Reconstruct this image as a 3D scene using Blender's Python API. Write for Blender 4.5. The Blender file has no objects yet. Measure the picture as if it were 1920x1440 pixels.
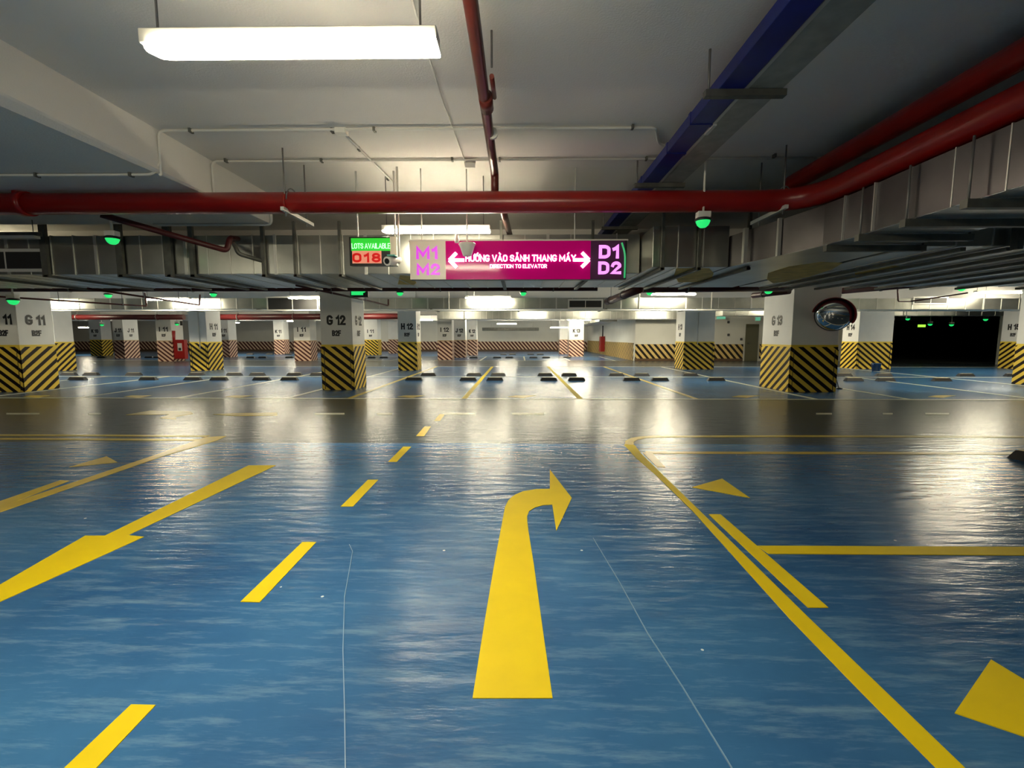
import bpy, bmesh, math, random
from mathutils import Vector, Matrix

random.seed(7)
SC = bpy.context.scene
C = SC.collection
PI = math.pi

# ---------------------------------------------------------------- camera, world, exposure
EYE = 1.4
F = 860.0
PITCH = math.radians(5.85)
YAW = math.radians(0.8)
cam_d = bpy.data.cameras.new('camera')
cam_d.sensor_width = 36.0
cam_d.lens = F / 1920 * 36
cam_d.clip_end = 300
cam = bpy.data.objects.new('camera', cam_d)
C.objects.link(cam)
cam.location = (0, 0, EYE)
cam.rotation_euler = (PI / 2 - PITCH, 0, YAW)
SC.camera = cam

w = bpy.data.worlds.new('world')
SC.world = w
w.use_nodes = True
w.node_tree.nodes['Background'].inputs[0].default_value = (0.80, 0.86, 1.0, 1)
w.node_tree.nodes['Background'].inputs[1].default_value = 0.05

SC.view_settings.view_transform = 'Standard'
SC.view_settings.look = 'None'
SC.view_settings.gamma = 1
SC.view_settings.use_curve_mapping = False
SC.view_settings.exposure = 0.0
LAMP = 195.0        # emission of a batten diffuser

# ---------------------------------------------------------------- survey helpers: where a point of the photo lies in the place
_f = Vector((-math.sin(YAW) * math.cos(PITCH), math.cos(YAW) * math.cos(PITCH), -math.sin(PITCH)))
_r = Vector((math.cos(YAW), math.sin(YAW), 0))
_u = _r.cross(_f)
_o = Vector((0, 0, EYE))
def ray(u, v):
    return _f + _r * ((u - 960) / F) + _u * ((720 - v) / F)
def fl(u, v, z=0.0):
    d = ray(u, v); t = (z - EYE) / d.z
    p = _o + d * t
    return (p.x, p.y)
def at(u, v, Y):
    d = ray(u, v); p = _o + d * (Y / d.y)
    return (p.x, p.y, p.z)
def ax(u, v, X):
    d = ray(u, v); p = _o + d * (X / d.x)
    return (p.x, p.y, p.z)

# ---------------------------------------------------------------- materials
MATS = {}
def mat(name, col=(.8, .8, .8), rough=.5, metal=0.0, emit=None, es=0.0, var=0.0, vscale=3.0, bump=0.0, bscale=40.0, coat=0.0):
    m = bpy.data.materials.new(name); m.use_nodes = True
    nt = m.node_tree; b = nt.nodes['Principled BSDF']
    b.inputs['Base Color'].default_value = (*col, 1)
    b.inputs['Roughness'].default_value = rough
    b.inputs['Metallic'].default_value = metal
    if coat: b.inputs['Coat Weight'].default_value = coat
    if emit:
        b.inputs['Emission Color'].default_value = (*emit, 1)
        b.inputs['Emission Strength'].default_value = es
    tc = nt.nodes.new('ShaderNodeTexCoord')
    if var:
        n = nt.nodes.new('ShaderNodeTexNoise'); n.inputs['Scale'].default_value = vscale; n.inputs['Detail'].default_value = 5
        r = nt.nodes.new('ShaderNodeMapRange')
        r.inputs['From Min'].default_value = .3; r.inputs['From Max'].default_value = .7
        r.inputs['To Min'].default_value = 1 - var; r.inputs['To Max'].default_value = 1 + var * .6
        mx = nt.nodes.new('ShaderNodeVectorMath'); mx.operation = 'SCALE'
        mx.inputs[0].default_value = col
        nt.links.new(tc.outputs['Object'], n.inputs['Vector'])
        nt.links.new(n.outputs['Fac'], r.inputs['Value'])
        nt.links.new(r.outputs['Result'], mx.inputs['Scale'])
        nt.links.new(mx.outputs['Vector'], b.inputs['Base Color'])
    if bump:
        n2 = nt.nodes.new('ShaderNodeTexNoise'); n2.inputs['Scale'].default_value = bscale; n2.inputs['Detail'].default_value = 3
        bp = nt.nodes.new('ShaderNodeBump'); bp.inputs['Strength'].default_value = bump; bp.inputs['Distance'].default_value = .01
        nt.links.new(tc.outputs['Object'], n2.inputs['Vector'])
        nt.links.new(n2.outputs['Fac'], bp.inputs['Height'])
        nt.links.new(bp.outputs['Normal'], b.inputs['Normal'])
    MATS[name] = m
    return m

M_ceil = mat('ceiling_paint', (.74, .71, .66), .9, var=.05, vscale=.7, bump=.25, bscale=60)
M_wall = mat('wall_paint', (.72, .71, .64), .75, var=.04, vscale=1.2)
M_white = mat('column_paint', (.82, .81, .76), .55, var=.05, vscale=2.0, bump=.05)
M_black = mat('black_lettering', (.012, .012, .014), .5)
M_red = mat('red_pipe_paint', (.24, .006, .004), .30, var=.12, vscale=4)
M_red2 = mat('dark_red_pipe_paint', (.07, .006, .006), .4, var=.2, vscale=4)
M_rust = mat('red_brown_pipe_paint', (.11, .016, .010), .3, var=.25, vscale=7)
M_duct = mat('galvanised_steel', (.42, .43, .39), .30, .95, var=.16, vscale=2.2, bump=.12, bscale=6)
M_duct_underlit = mat('underlit_steel_tint', (.70, .72, .70), .38, .75, var=.12, vscale=1.6, bump=.1, bscale=5)  # lighter copy of the steel: floor reflection put into the underside colour
M_ductd = mat('dark_galvanised_steel', (.13, .12, .125), .33, .8, var=.3, vscale=1.5, bump=.12, bscale=6)  # darker steel tone, for the casing of the long right duct
M_seam = mat('galvanised_edge', (.66, .66, .62), .4, .8)
M_angle = mat('steel_angle', (.14, .14, .12), .5, .5, var=.3, vscale=6)
M_rod = mat('threaded_rod_steel', (.22, .21, .20), .5, .6)
M_zinc = mat('zinc_bar', (.70, .69, .62), .45, .2)
M_patch = mat('yellow_sealant', (.90, .66, .20), .7, var=.25, vscale=5)
M_blue = mat('blue_tray_paint', (.004, .012, .17), .4, var=.35, vscale=3)
M_silver = mat('grey_tray_steel', (.40, .41, .37), .45, .5, var=.2, vscale=8)
M_cond = mat('white_conduit', (.72, .70, .64), .5)
M_plast = mat('white_plastic', (.80, .78, .70), .4)
M_dark = mat('dark_plastic', (.015, .016, .016), .35)
M_rubber = mat('black_rubber', (.015, .014, .013), .55, bump=.2, bscale=80)
M_tan = mat('yellow_reflective_strip', (.55, .45, .22), .5)
M_lamp = mat('lamp_diffuser', (.9, .9, .85), .4, emit=(1.0, .90, .67), es=LAMP)
M_lampbody = mat('lamp_housing', (.78, .75, .66), .4)
M_green = mat('green_light', (.02, .4, .1), .3, emit=(.02, .75, .16), es=1.0)
M_grille = mat('grille_black', (.012, .012, .012), .5)
M_frame = mat('grille_frame', (.72, .71, .66), .4, .2)
M_hose = mat('red_cabinet_paint', (.30, .008, .006), .35)
M_glass = mat('cabinet_window', (.62, .60, .58), .1)
M_door = mat('olive_door_paint', (.10, .095, .045), .5)
M_bucket = mat('blue_bucket_plastic', (.02, .07, .20), .4)
M_mirror = mat('convex_mirror', (.80, .82, .84), .02, 1.0)
M_hood = mat('mirror_hood_red', (.30, .010, .012), .4)
M_void = mat('hall_darkness_paint', (.006, .007, .006), .9)  # near-black colour stands in for the hall's missing light
M_ltyel = mat('yellow_floor_paint', (.56, .42, .0), .55, var=.05, vscale=5)
M_agedyel = mat('worn_yellow_floor_paint', (.52, .38, .05), .30, var=.15, vscale=5)
M_pale = mat('pale_floor_paint', (.50, .48, .34), .30, var=.1, vscale=5)
M_scratch = mat('scuff_mark', (.14, .24, .36), .5)
M_plinth = mat('brown_plinth', (.10, .055, .025), .5)

def stripe_mat(name, a, b, per=.235, slope=.8, duty=.47):
    m = bpy.data.materials.new(name); m.use_nodes = True
    nt = m.node_tree; bs = nt.nodes['Principled BSDF']; bs.inputs['Roughness'].default_value = .5; bs.inputs['Specular IOR Level'].default_value = .25
    uv = nt.nodes.new('ShaderNodeUVMap'); uv.uv_map = 'UVMap'
    sp = nt.nodes.new('ShaderNodeSeparateXYZ')
    m1 = nt.nodes.new('ShaderNodeMath'); m1.operation = 'MULTIPLY'; m1.inputs[1].default_value = slope
    m2 = nt.nodes.new('ShaderNodeMath'); m2.operation = 'ADD'
    m3 = nt.nodes.new('ShaderNodeMath'); m3.operation = 'DIVIDE'; m3.inputs[1].default_value = per
    m4 = nt.nodes.new('ShaderNodeMath'); m4.operation = 'FRACT'
    m5 = nt.nodes.new('ShaderNodeMath'); m5.operation = 'LESS_THAN'; m5.inputs[1].default_value = duty
    mx = nt.nodes.new('ShaderNodeMix'); mx.data_type = 'RGBA'
    mx.inputs['A'].default_value = (*a, 1); mx.inputs['B'].default_value = (*b, 1)
    L = nt.links.new
    L(uv.outputs[0], sp.inputs[0]); L(sp.outputs[0], m1.inputs[0]); L(m1.outputs[0], m2.inputs[0]); L(sp.outputs[1], m2.inputs[1])
    L(m2.outputs[0], m3.inputs[0]); L(m3.outputs[0], m4.inputs[0]); L(m4.outputs[0], m5.inputs[0]); L(m5.outputs[0], mx.inputs['Factor'])
    L(mx.outputs['Result'], bs.inputs['Base Color'])
    return m
M_st1 = stripe_mat('hazard_stripes', (.86, .60, .08), (.010, .004, .003))
M_st2 = stripe_mat('maroon_hazard_stripes', (.72, .50, .36), (.075, .014, .012), per=.25)
M_st3 = stripe_mat('wall_hazard_stripes', (.66, .47, .17), (.012, .007, .005), per=.42, slope=1.15)
M_st4 = stripe_mat('maroon_wall_hazard_stripes', (.74, .58, .42), (.085, .018, .014), per=.42, slope=1.15, duty=.55)

def floor_mat():
    m = bpy.data.materials.new('epoxy_floor'); m.use_nodes = True
    nt = m.node_tree; N = nt.nodes.new; L = nt.links.new
    bs = nt.nodes['Principled BSDF']
    tc = N('ShaderNodeTexCoord')
    sp = N('ShaderNodeSeparateXYZ'); L(tc.outputs['Object'], sp.inputs[0])
    # cross aisles are painted grey, bays and the lane are blue
    def band(y0, y1):
        a = N('ShaderNodeMapRange'); a.inputs['From Min'].default_value = y0 - .03; a.inputs['From Max'].default_value = y0 + .03
        b = N('ShaderNodeMapRange'); b.inputs['From Min'].default_value = y1 - .03; b.inputs['From Max'].default_value = y1 + .03
        b.inputs['To Min'].default_value = 1; b.inputs['To Max'].default_value = 0
        L(sp.outputs[1], a.inputs['Value']); L(sp.outputs[1], b.inputs['Value'])
        p = N('ShaderNodeMath'); p.operation = 'MULTIPLY'; L(a.outputs[0], p.inputs[0]); L(b.outputs[0], p.inputs[1])
        return p
    b1 = band(5.95, 10.34); b2 = band(21.9, 27.2)
    mm = N('ShaderNodeMath'); mm.operation = 'MAXIMUM'; L(b1.outputs[0], mm.inputs[0]); L(b2.outputs[0], mm.inputs[1])
    # blue with large soft variation
    n1 = N('ShaderNodeTexNoise'); n1.inputs['Scale'].default_value = .55; n1.inputs['Detail'].default_value = 6; n1.inputs['Roughness'].default_value = .6
    L(tc.outputs['Object'], n1.inputs['Vector'])
    cr = N('ShaderNodeValToRGB')
    cr.color_ramp.elements[0].position = .3; cr.color_ramp.elements[0].color = (.013, .054, .148, 1)
    cr.color_ramp.elements[1].position = .72; cr.color_ramp.elements[1].color = (.040, .134, .280, 1)
    L(n1.outputs['Fac'], cr.inputs['Fac'])
    # scuffs: streaky light noise
    mp = N('ShaderNodeMapping'); mp.inputs['Rotation'].default_value = (0, 0, math.radians(38)); mp.inputs['Scale'].default_value = (1.2, 9, 1)
    L(tc.outputs['Object'], mp.inputs['Vector'])
    n2 = N('ShaderNodeTexNoise'); n2.inputs['Scale'].default_value = 1.6; n2.inputs['Detail'].default_value = 9; n2.inputs['Roughness'].default_value = .72
    L(mp.outputs[0], n2.inputs['Vector'])
    r2 = N('ShaderNodeMapRange'); r2.inputs['From Min'].default_value = .50; r2.inputs['From Max'].default_value = .82; r2.inputs['To Max'].default_value = .60
    L(n2.outputs['Fac'], r2.inputs['Value'])
    mx1 = N('ShaderNodeMix'); mx1.data_type = 'RGBA'; mx1.inputs['B'].default_value = (.22, .34, .42, 1)
    L(r2.outputs[0], mx1.inputs['Factor']); L(cr.outputs[0], mx1.inputs['A'])
    # specks
    n3 = N('ShaderNodeTexVoronoi'); n3.inputs['Scale'].default_value = 3.2; L(tc.outputs['Object'], n3.inputs['Vector'])
    r3 = N('ShaderNodeMath'); r3.operation = 'LESS_THAN'; r3.inputs[1].default_value = .028; L(n3.outputs['Distance'], r3.inputs[0])
    mx2 = N('ShaderNodeMix'); mx2.data_type = 'RGBA'; mx2.inputs['B'].default_value = (.45, .52, .55, 1)
    L(r3.outputs[0], mx2.inputs['Factor']); L(mx1.outputs['Result'], mx2.inputs['A'])
    mx3 = N('ShaderNodeMix'); mx3.data_type = 'RGBA'; mx3.inputs['B'].default_value = (.038, .050, .060, 1)
    L(mm.outputs[0], mx3.inputs['Factor']); L(mx2.outputs['Result'], mx3.inputs['A'])
    L(mx3.outputs['Result'], bs.inputs['Base Color'])
    # trowel ripples run across the view: they draw reflections into long streaks
    mp2 = N('ShaderNodeMapping'); mp2.inputs['Scale'].default_value = (1.0, 4.2, 1)
    L(tc.outputs['Object'], mp2.inputs['Vector'])
    n4 = N('ShaderNodeTexNoise'); n4.inputs['Scale'].default_value = 2.6; n4.inputs['Detail'].default_value = 4; n4.inputs['Roughness'].default_value = .5
    L(mp2.outputs[0], n4.inputs['Vector'])
    bp = N('ShaderNodeBump'); bp.inputs['Strength'].default_value = .55; bp.inputs['Distance'].default_value = .018
    L(n4.outputs['Fac'], bp.inputs['Height'])
    L(bp.outputs['Normal'], bs.inputs['Normal'])
    r5 = N('ShaderNodeMapRange'); r5.inputs['From Min'].default_value = .35; r5.inputs['From Max'].default_value = .7
    r5.inputs['To Min'].default_value = .215; r5.inputs['To Max'].default_value = .255
    L(n1.outputs['Fac'], r5.inputs['Value']); L(r5.outputs[0], bs.inputs['Roughness'])
    bs.inputs['IOR'].default_value = 1.5; bs.inputs['Specular IOR Level'].default_value = .20
    return m
M_floor = floor_mat()
for _m in (M_ltyel, M_agedyel):
    _m.node_tree.nodes['Principled BSDF'].inputs['Specular IOR Level'].default_value = .22

# ---------------------------------------------------------------- mesh builder
def tag(o, label=None, cat=None, group=None, kind=None):
    if label: o['label'] = label
    if cat: o['category'] = cat
    if group: o['group'] = group
    if kind: o['kind'] = kind
    return o
def empty(name, loc, label, cat, group=None):
    o = bpy.data.objects.new(name, None); C.objects.link(o)
    o.empty_display_size = .1
    o.location = loc
    return tag(o, label, cat, group)
def wloc(o):
    p = Vector((0, 0, 0))
    while o is not None:
        p += o.location; o = o.parent
    return p
class MB:
    def __init__(self):
        self.bm = bmesh.new(); self.uv = self.bm.loops.layers.uv.new('UVMap')
    def poly(self, pts, flip=False):
        vs = [self.bm.verts.new(p) for p in pts]
        if flip: vs.reverse()
        return self.bm.faces.new(vs)
    def box(self, x0, x1, y0, y1, z0, z1, uvs=None):
        """uvs=(xleft,xright,yfront): lays stripe coordinates on the four sides"""
        x0, x1 = min(x0, x1), max(x0, x1); y0, y1 = min(y0, y1), max(y0, y1); z0, z1 = min(z0, z1), max(z0, z1)
        P = [Vector((x, y, z)) for x in (x0, x1) for y in (y0, y1) for z in (z0, z1)]
        v = [self.bm.verts.new(p) for p in P]
        for q in ((0, 1, 3, 2), (4, 6, 7, 5), (0, 4, 5, 1), (2, 3, 7, 6), (0, 2, 6, 4), (1, 5, 7, 3)):
            f = self.bm.faces.new([v[i] for i in q])
            f.normal_update()
            n = f.normal
            for l in f.loops:
                c = l.vert.co
                if uvs:
                    xl, xr, yf = uvs
                    if n.x > .5: u = xr + (yf - c.y)
                    elif n.x < -.5: u = xl + (c.y - yf)
                    else: u = c.x
                    l[self.uv].uv = (u, c.z)
                else:
                    l[self.uv].uv = (c.x + c.y, c.z)
        return self
    def prism(self, pts2, z0, z1):
        a = sum(pts2[i][0] * pts2[(i + 1) % len(pts2)][1] - pts2[(i + 1) % len(pts2)][0] * pts2[i][1] for i in range(len(pts2)))
        if a < 0: pts2 = list(reversed(pts2))
        lo = [self.bm.verts.new((x, y, z0)) for x, y in pts2]
        hi = [self.bm.verts.new((x, y, z1)) for x, y in pts2]
        self.bm.faces.new(hi); self.bm.faces.new(list(reversed(lo)))
        for i in range(len(pts2)):
            j = (i + 1) % len(pts2)
            self.bm.faces.new((lo[i], lo[j], hi[j], hi[i]))
        return self
    def tube(self, pts, r, n=12, caps=True):
        pts = [Vector(p) for p in pts]
        rr = r if isinstance(r, (list, tuple)) else [r] * len(pts)
        rings = []
        ref = None
        for i, p in enumerate(pts):
            if i == 0: d = pts[1] - p
            elif i == len(pts) - 1: d = p - pts[-2]
            else: d = (pts[i + 1] - p).normalized() + (p - pts[i - 1]).normalized()
            d.normalize()
            if ref is None:
                ref = Vector((0, 0, 1)) if abs(d.z) < .9 else Vector((1, 0, 0))
            a = d.cross(ref).normalized(); b = a.cross(d).normalized(); ref = b
            rings.append([self.bm.verts.new(p + (a * math.cos(t) + b * math.sin(t)) * rr[i]) for t in [2 * PI * k / n for k in range(n)]])
        for i in range(len(rings) - 1):
            for k in range(n):
                f = self.bm.faces.new((rings[i][k], rings[i][(k + 1) % n], rings[i + 1][(k + 1) % n], rings[i + 1][k]))
                f.smooth = True
        if caps:
            self.bm.faces.new(rings[0]); self.bm.faces.new(list(reversed(rings[-1])))
        return self
    def lathe(self, c, prof, n=20, M=None):
        """prof: (radius, height) from bottom to top about +z at c"""
        M = M or Matrix.Identity(3)
        c = Vector(c); rings = []
        for r, h in prof:
            if r < 1e-5: rings.append([self.bm.verts.new(c + M @ Vector((0, 0, h)))])
            else: rings.append([self.bm.verts.new(c + M @ Vector((r * math.cos(2 * PI * k / n), r * math.sin(2 * PI * k / n), h))) for k in range(n)])
        for a, b in zip(rings, rings[1:]):
            for k in range(n):
                k2 = (k + 1) % n
                if len(a) == 1 and len(b) == 1: continue
                if len(a) == 1: f = self.bm.faces.new((a[0], b[k2], b[k]))
                elif len(b) == 1: f = self.bm.faces.new((a[k], a[k2], b[0]))
                else: f = self.bm.faces.new((a[k], a[k2], b[k2], b[k]))
                f.smooth = True
        if len(rings[0]) > 1: self.bm.faces.new(list(reversed(rings[0])))
        if len(rings[-1]) > 1: self.bm.faces.new(rings[-1])
        return self
    def build(self, name, m, parent=None, bevel=0, recalc=True):
        if recalc: bmesh.ops.recalc_face_normals(self.bm, faces=self.bm.faces)
        me = bpy.data.meshes.new(name)
        if parent is not None:
            off = wloc(parent)
            bmesh.ops.translate(self.bm, verts=self.bm.verts, vec=-off)
        self.bm.to_mesh(me); self.bm.free()
        me.materials.append(m)
        o = bpy.data.objects.new(name, me); C.objects.link(o)
        if parent is not None: o.parent = parent
        if bevel:
            b = o.modifiers.new('bevel', 'BEVEL'); b.width = bevel; b.segments = 2; b.limit_method = 'ANGLE'
        return o
def copy_tree(o, parent=None):
    c = o.copy(); C.objects.link(c)
    if parent is not None: c.parent = parent
    for ch in [x for x in bpy.data.objects if x.parent is o]:
        copy_tree(ch, c)
    return c
def bend(pts, r=.1, k=5):
    """rounds the corners of a pipe run"""
    pts = [Vector(p) for p in pts]; out = [pts[0]]
    for a, b, c in zip(pts, pts[1:], pts[2:]):
        d1 = (a - b); d2 = (c - b)
        rr = min(r, d1.length * .45, d2.length * .45)
        p1 = b + d1.normalized() * rr; p2 = b + d2.normalized() * rr
        for i in range(k + 1):
            t = i / k
            out.append(p1 * (1 - t) ** 2 + b * 2 * t * (1 - t) + p2 * t * t)
    out.append(pts[-1])
    return out

def _arc(cx, cy, rx, ry, a0, a1, n=8):
    return [(cx + rx * math.cos(math.radians(a0 + (a1 - a0) * k / n)), cy + ry * math.sin(math.radians(a0 + (a1 - a0) * k / n))) for k in range(n + 1)]
_O = _arc(.5, .75, .5, .25, 0, 180) + _arc(.5, .25, .5, .25, 180, 360) + [(1, .75)]
GL = {  # strokes on a unit box, and the width of the box
 'A': ([[(0, 0), (.5, 1), (1, 0)], [(.2, .3), (.8, .3)]], .58), 'B': ([[(0, 0), (0, 1), (.6, 1)] + _arc(.6, .76, .34, .24, 90, -90)[1:] + [(0, .52)], [(0, .52), (.6, .52)] + _arc(.6, .26, .4, .26, 90, -90)[1:] + [(0, 0)]], .46),
 'C': ([_arc(.5, .75, .5, .25, 15, 180) + _arc(.5, .25, .5, .25, 180, 345)], .48), 'D': ([[(0, 0), (0, 1), (.45, 1)] + _arc(.45, .7, .55, .3, 90, 0)[1:] + _arc(.45, .3, .55, .3, 0, -90) + [(0, 0)]], .50),
 'E': ([[(1, 1), (0, 1), (0, 0), (1, 0)], [(0, .52), (.85, .52)]], .40), 'F': ([[(1, 1), (0, 1), (0, 0)], [(0, .52), (.85, .52)]], .40),
 'G': ([_arc(.5, .74, .5, .26, 20, 180) + _arc(.5, .25, .5, .25, 180, 360) + [(1, .42), (.60, .42)]], .50), 'H': ([[(0, 0), (0, 1)], [(1, 0), (1, 1)], [(0, .52), (1, .52)]], .48),
 'I': ([[(.5, 0), (.5, 1)]], .02), 'J': ([[(1, 1), (1, .25)] + _arc(.5, .25, .5, .25, 0, -170)[1:]], .40), 'K': ([[(0, 0), (0, 1)], [(1, 1), (.05, .45)], [(.3, .6), (1, 0)]], .48),
 'L': ([[(0, 1), (0, 0), (1, 0)]], .38), 'M': ([[(0, 0), (0, 1), (.5, .25), (1, 1), (1, 0)]], .70), 'N': ([[(0, 0), (0, 1), (1, 0), (1, 1)]], .50), 'O': ([_O], .50), '0': ([_O], .44),
 'R': ([[(0, 0), (0, 1), (.6, 1)] + _arc(.6, .74, .4, .26, 90, -90)[1:] + [(0, .48)], [(.5, .48), (1, 0)]], .48), 'S': ([_arc(.5, .76, .5, .24, 10, 270) + _arc(.5, .26, .5, .26, 90, -170)[1:]], .46),
 'T': ([[(0, 1), (1, 1)], [(.5, 1), (.5, 0)]], .50), 'V': ([[(0, 1), (.5, 0), (1, 1)]], .56), 'Y': ([[(0, 1), (.5, .5), (1, 1)], [(.5, .5), (.5, 0)]], .54),
 'U': ([[(0, 1), (0, .25)] + _arc(.5, .25, .5, .25, 180, 360)[1:] + [(1, 1)]], .50),
 '1': ([[(0, .76), (.35, .80), (1, 1), (1, 0)]], .20), '2': ([_arc(.5, .72, .5, .28, 175, -15) + [(0, 0), (1, 0)]], .44), '3': ([_arc(.5, .76, .5, .24, 160, -90) + _arc(.5, .26, .5, .26, 90, -160)[1:]], .44),
 '4': ([[(.75, 0), (.75, 1), (0, .3), (1, .3)]], .46), '5': ([[(.95, 1), (.08, 1), (.03, .55)] + _arc(.5, .31, .5, .31, 100, -160)], .44),
 '8': ([_arc(.5, .76, .44, .24, 0, 360, 14), _arc(.5, .26, .5, .26, 0, 360, 14)], .44), ' ': ([], .06)}
HORN = [(1, .98), (1.2, 1.0), (1.22, 1.2)]
GL['Ư'] = (GL['U'][0] + [HORN], .50); GL['Ớ'] = (GL['O'][0] + [[(.85, .93), (1.18, .98), (1.2, 1.15)], [(.35, 1.22), (.65, 1.42)]], .50)
GL['À'] = (GL['A'][0] + [[(.35, 1.42), (.62, 1.22)]], .58); GL['Á'] = (GL['A'][0] + [[(.38, 1.22), (.65, 1.42)]], .58); GL['Ả'] = (GL['A'][0] + [[(.4, 1.42), (.62, 1.42), (.52, 1.2)]], .58)
def text_obj(name, body, height, M, m, parent, width=None, t=.22, depth=.003, gap=.07, **k):
    """lettering drawn stroke by stroke as one raised mesh, upright in the xz plane of M, centred"""
    tk = t * height; hc = height - tk; x = 0; runs = []
    for ch in body:
        st, w_ = GL[ch]
        for pl in st: runs.append([(x + px_ * w_, py_) for px_, py_ in pl])
        x += w_ + t + gap
    tot = x - t - gap
    sx = (width - tk) / tot if width else height
    b = MB()
    for n_, pl in enumerate(runs):
        P = [Vector(((a - tot / 2) * sx, (c - .5) * hc)) for a, c in pl]
        closed = (P[0] - P[-1]).length < 1e-4
        if closed: P = P[:-1]
        n = len(P); Ls = []
        for i in range(n):
            a = P[i - 1] if (i > 0 or closed) else P[i]
            c = P[(i + 1) % n] if (i < n - 1 or closed) else P[i]
            d1 = (P[i] - a).normalized() if (P[i] - a).length > 1e-7 else None
            d2 = (c - P[i]).normalized() if (c - P[i]).length > 1e-7 else None
            d1 = d1 or d2; d2 = d2 or d1
            nn = Vector((-d1.y, d1.x)) + Vector((-d2.y, d2.x))
            if nn.length < 1e-3: nn = Vector((-d1.y, d1.x))
            nn.normalize(); cs = max(.55, nn.dot(Vector((-d1.y, d1.x))))
            e = Vector((0, 0))
            if not closed and i == 0: e = -d2 * tk / 2
            if not closed and i == n - 1: e = d1 * tk / 2
            Ls.append((P[i] + e + nn * tk / 2 / cs, P[i] + e - nn * tk / 2 / cs))
        dz = depth + n_ * .00005
        rng = range(n) if closed else range(n - 1)
        V = [[b.bm.verts.new(M @ Vector((q.x, yy, q.y))) for q in pr for yy in (-dz, 0)] for pr in Ls]
        for i in rng:
            A_, B_ = V[i], V[(i + 1) % n]
            b.bm.faces.new((A_[0], B_[0], B_[2], A_[2])); b.bm.faces.new((A_[1], A_[3], B_[3], B_[1]))
            b.bm.faces.new((A_[0], A_[1], B_[1], B_[0])); b.bm.faces.new((A_[2], B_[2], B_[3], A_[3]))
        if not closed:
            for A_ in (V[0], V[-1]): b.bm.faces.new((A_[0], A_[2], A_[3], A_[1]))
    return b.build(name, m, parent)
def face_M(c, side):
    rot = {'front': 0, 'right': PI / 2, 'left': -PI / 2}[side]
    return Matrix.Translation(c) @ Matrix.Rotation(rot, 4, 'Z')

# ---------------------------------------------------------------- the setting
CZ = 3.6
XL, XR, YB, YF = -46.0, 50.0, -7.0, 46.0
floor = MB().box(XL, XR, YB, YF, -.2, 0).build('floor', M_floor); tag(floor, kind='structure')
ceil = MB().box(XL, XR, YB, YF, CZ, CZ + .2).build('ceiling', M_ceil); tag(ceil, kind='structure')
wl = MB().box(XL - .2, XL, YB, YF, 0, CZ).build('wall_left', M_wall); tag(wl, kind='structure')
wr = MB().box(XR, XR + .2, YB, YF, 0, CZ).build('wall_right', M_wall); tag(wr, kind='structure')
wb = MB().box(XL, XR, YB - .2, YB, 0, CZ).build('wall_near', M_wall); tag(wb, kind='structure')
wf = MB().box(XL, XR, YF, YF + .2, 0, CZ).build('wall_far', M_wall); tag(wf, kind='structure')
x0 = at(60, 650, YF)[0]; x1 = at(1118, 650, YF)[0]
MB().box(x0, x1, YF - .02, YF - .001, .16, .95, uvs=(x0, x1, YF)).build('hazard_band', M_st4, wf)
MB().box(x0, x1, YF - .03, YF - .001, 0, .16).build('plinth', M_plinth, wf)

# dropped slab on the near left, its right side shallowly haunched
xb = at(290, 240, 1)[0] / (at(290, 240, 1)[2] - EYE) * (CZ - EYE)
zl = 3.15; ye = 7.28
b = MB()
def ring(y, k, zm):
    return [(XL, y, CZ), (xb, y, CZ), (xb, y, zm), (xb - k, y, zl), (XL, y, zl)]
A = ring(YB, .50, 3.46); B = ring(5.6, .02, zl + .02); D = ring(ye, .001, zl + .002)
for P, Q in ((A, B), (B, D)):
    for i in range(1, 5):
        j = (i + 1) % 5 if i < 4 else 0
        if i < 4: b.poly([P[i], P[i + 1], Q[i + 1], Q[i]])
b.poly([D[0], D[1], D[2], D[3], D[4]]); b.poly(list(reversed(A)))
tag(b.build('trim_5', M_ceil), kind='structure')
# cross beams
for y0, y1, zb in ((9.7, 10.5, 2.72), (19.3, 20.1, 2.85), (28.2, 29.0, 2.75), (36.5, 37.2, 2.7)):
    tag(MB().box(XL + .05, XR - .05, y0, y1, zb, CZ).build('trim_%d' % (1 + [9.7, 19.3, 28.2, 36.5].index(y0)), M_ceil), kind='structure')

# room block on the far right with the olive door, and the unlit hall beside it
YR = 27.2
xa = at(1190, 660, YR)[0]; xd0 = at(1397, 640, YR)[0]; xd1 = at(1421, 640, YR)[0]
YO = 23.6
xo0 = at(1673, 640, YO)[0]; xo1 = at(1880, 640, YO)[0]
wr2 = MB().box(xa, xo0 - .3, YR, YF - .05, 0, CZ).build('wall_room', M_wall); tag(wr2, kind='structure')
MB().box(xa + .02, xd0 - .1, YR - .02, YR - .001, .14, .98, uvs=(xa, xd0, YR)).build('hazard_band', M_st3, wr2)
MB().box(xd1 + .1, xo0 - .5, YR - .02, YR - .001, .14, .98, uvs=(xd1, xo0, YR)).build('hazard_band', M_st3, wr2)
MB().box(xa - .02, xa - .001, YR + .3, YF - .3, .0, 1.05, uvs=(xa, xa, YR)).build('hazard_band', M_st3, wr2)
MB().box(xa, xd0 - .1, YR - .03, YR - .001, 0, .14).build('plinth', M_plinth, wr2)
dr = MB().box(xd0, xd1, YR - .05, YR - .001, 0, 2.15).build('door_1', M_door, bevel=.01); tag(dr, kind='structure')
MB().tube([(xd0 + .12, YR - .1, 1.02), (xd0 + .26, YR - .1, 1.02)], .016).build('door_handle', M_rod, dr)
wo = MB()
wo.box(xo0 - .3, xo0, YO, YR, 0, CZ)
wo.box(xo0, xo1, YO, YO + .25, 2.49, CZ)
wo.box(xo1, XR - .05, YO, YO + .25, 0, CZ)
wo = wo.build('wall_opening', M_wall); tag(wo, kind='structure')
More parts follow.
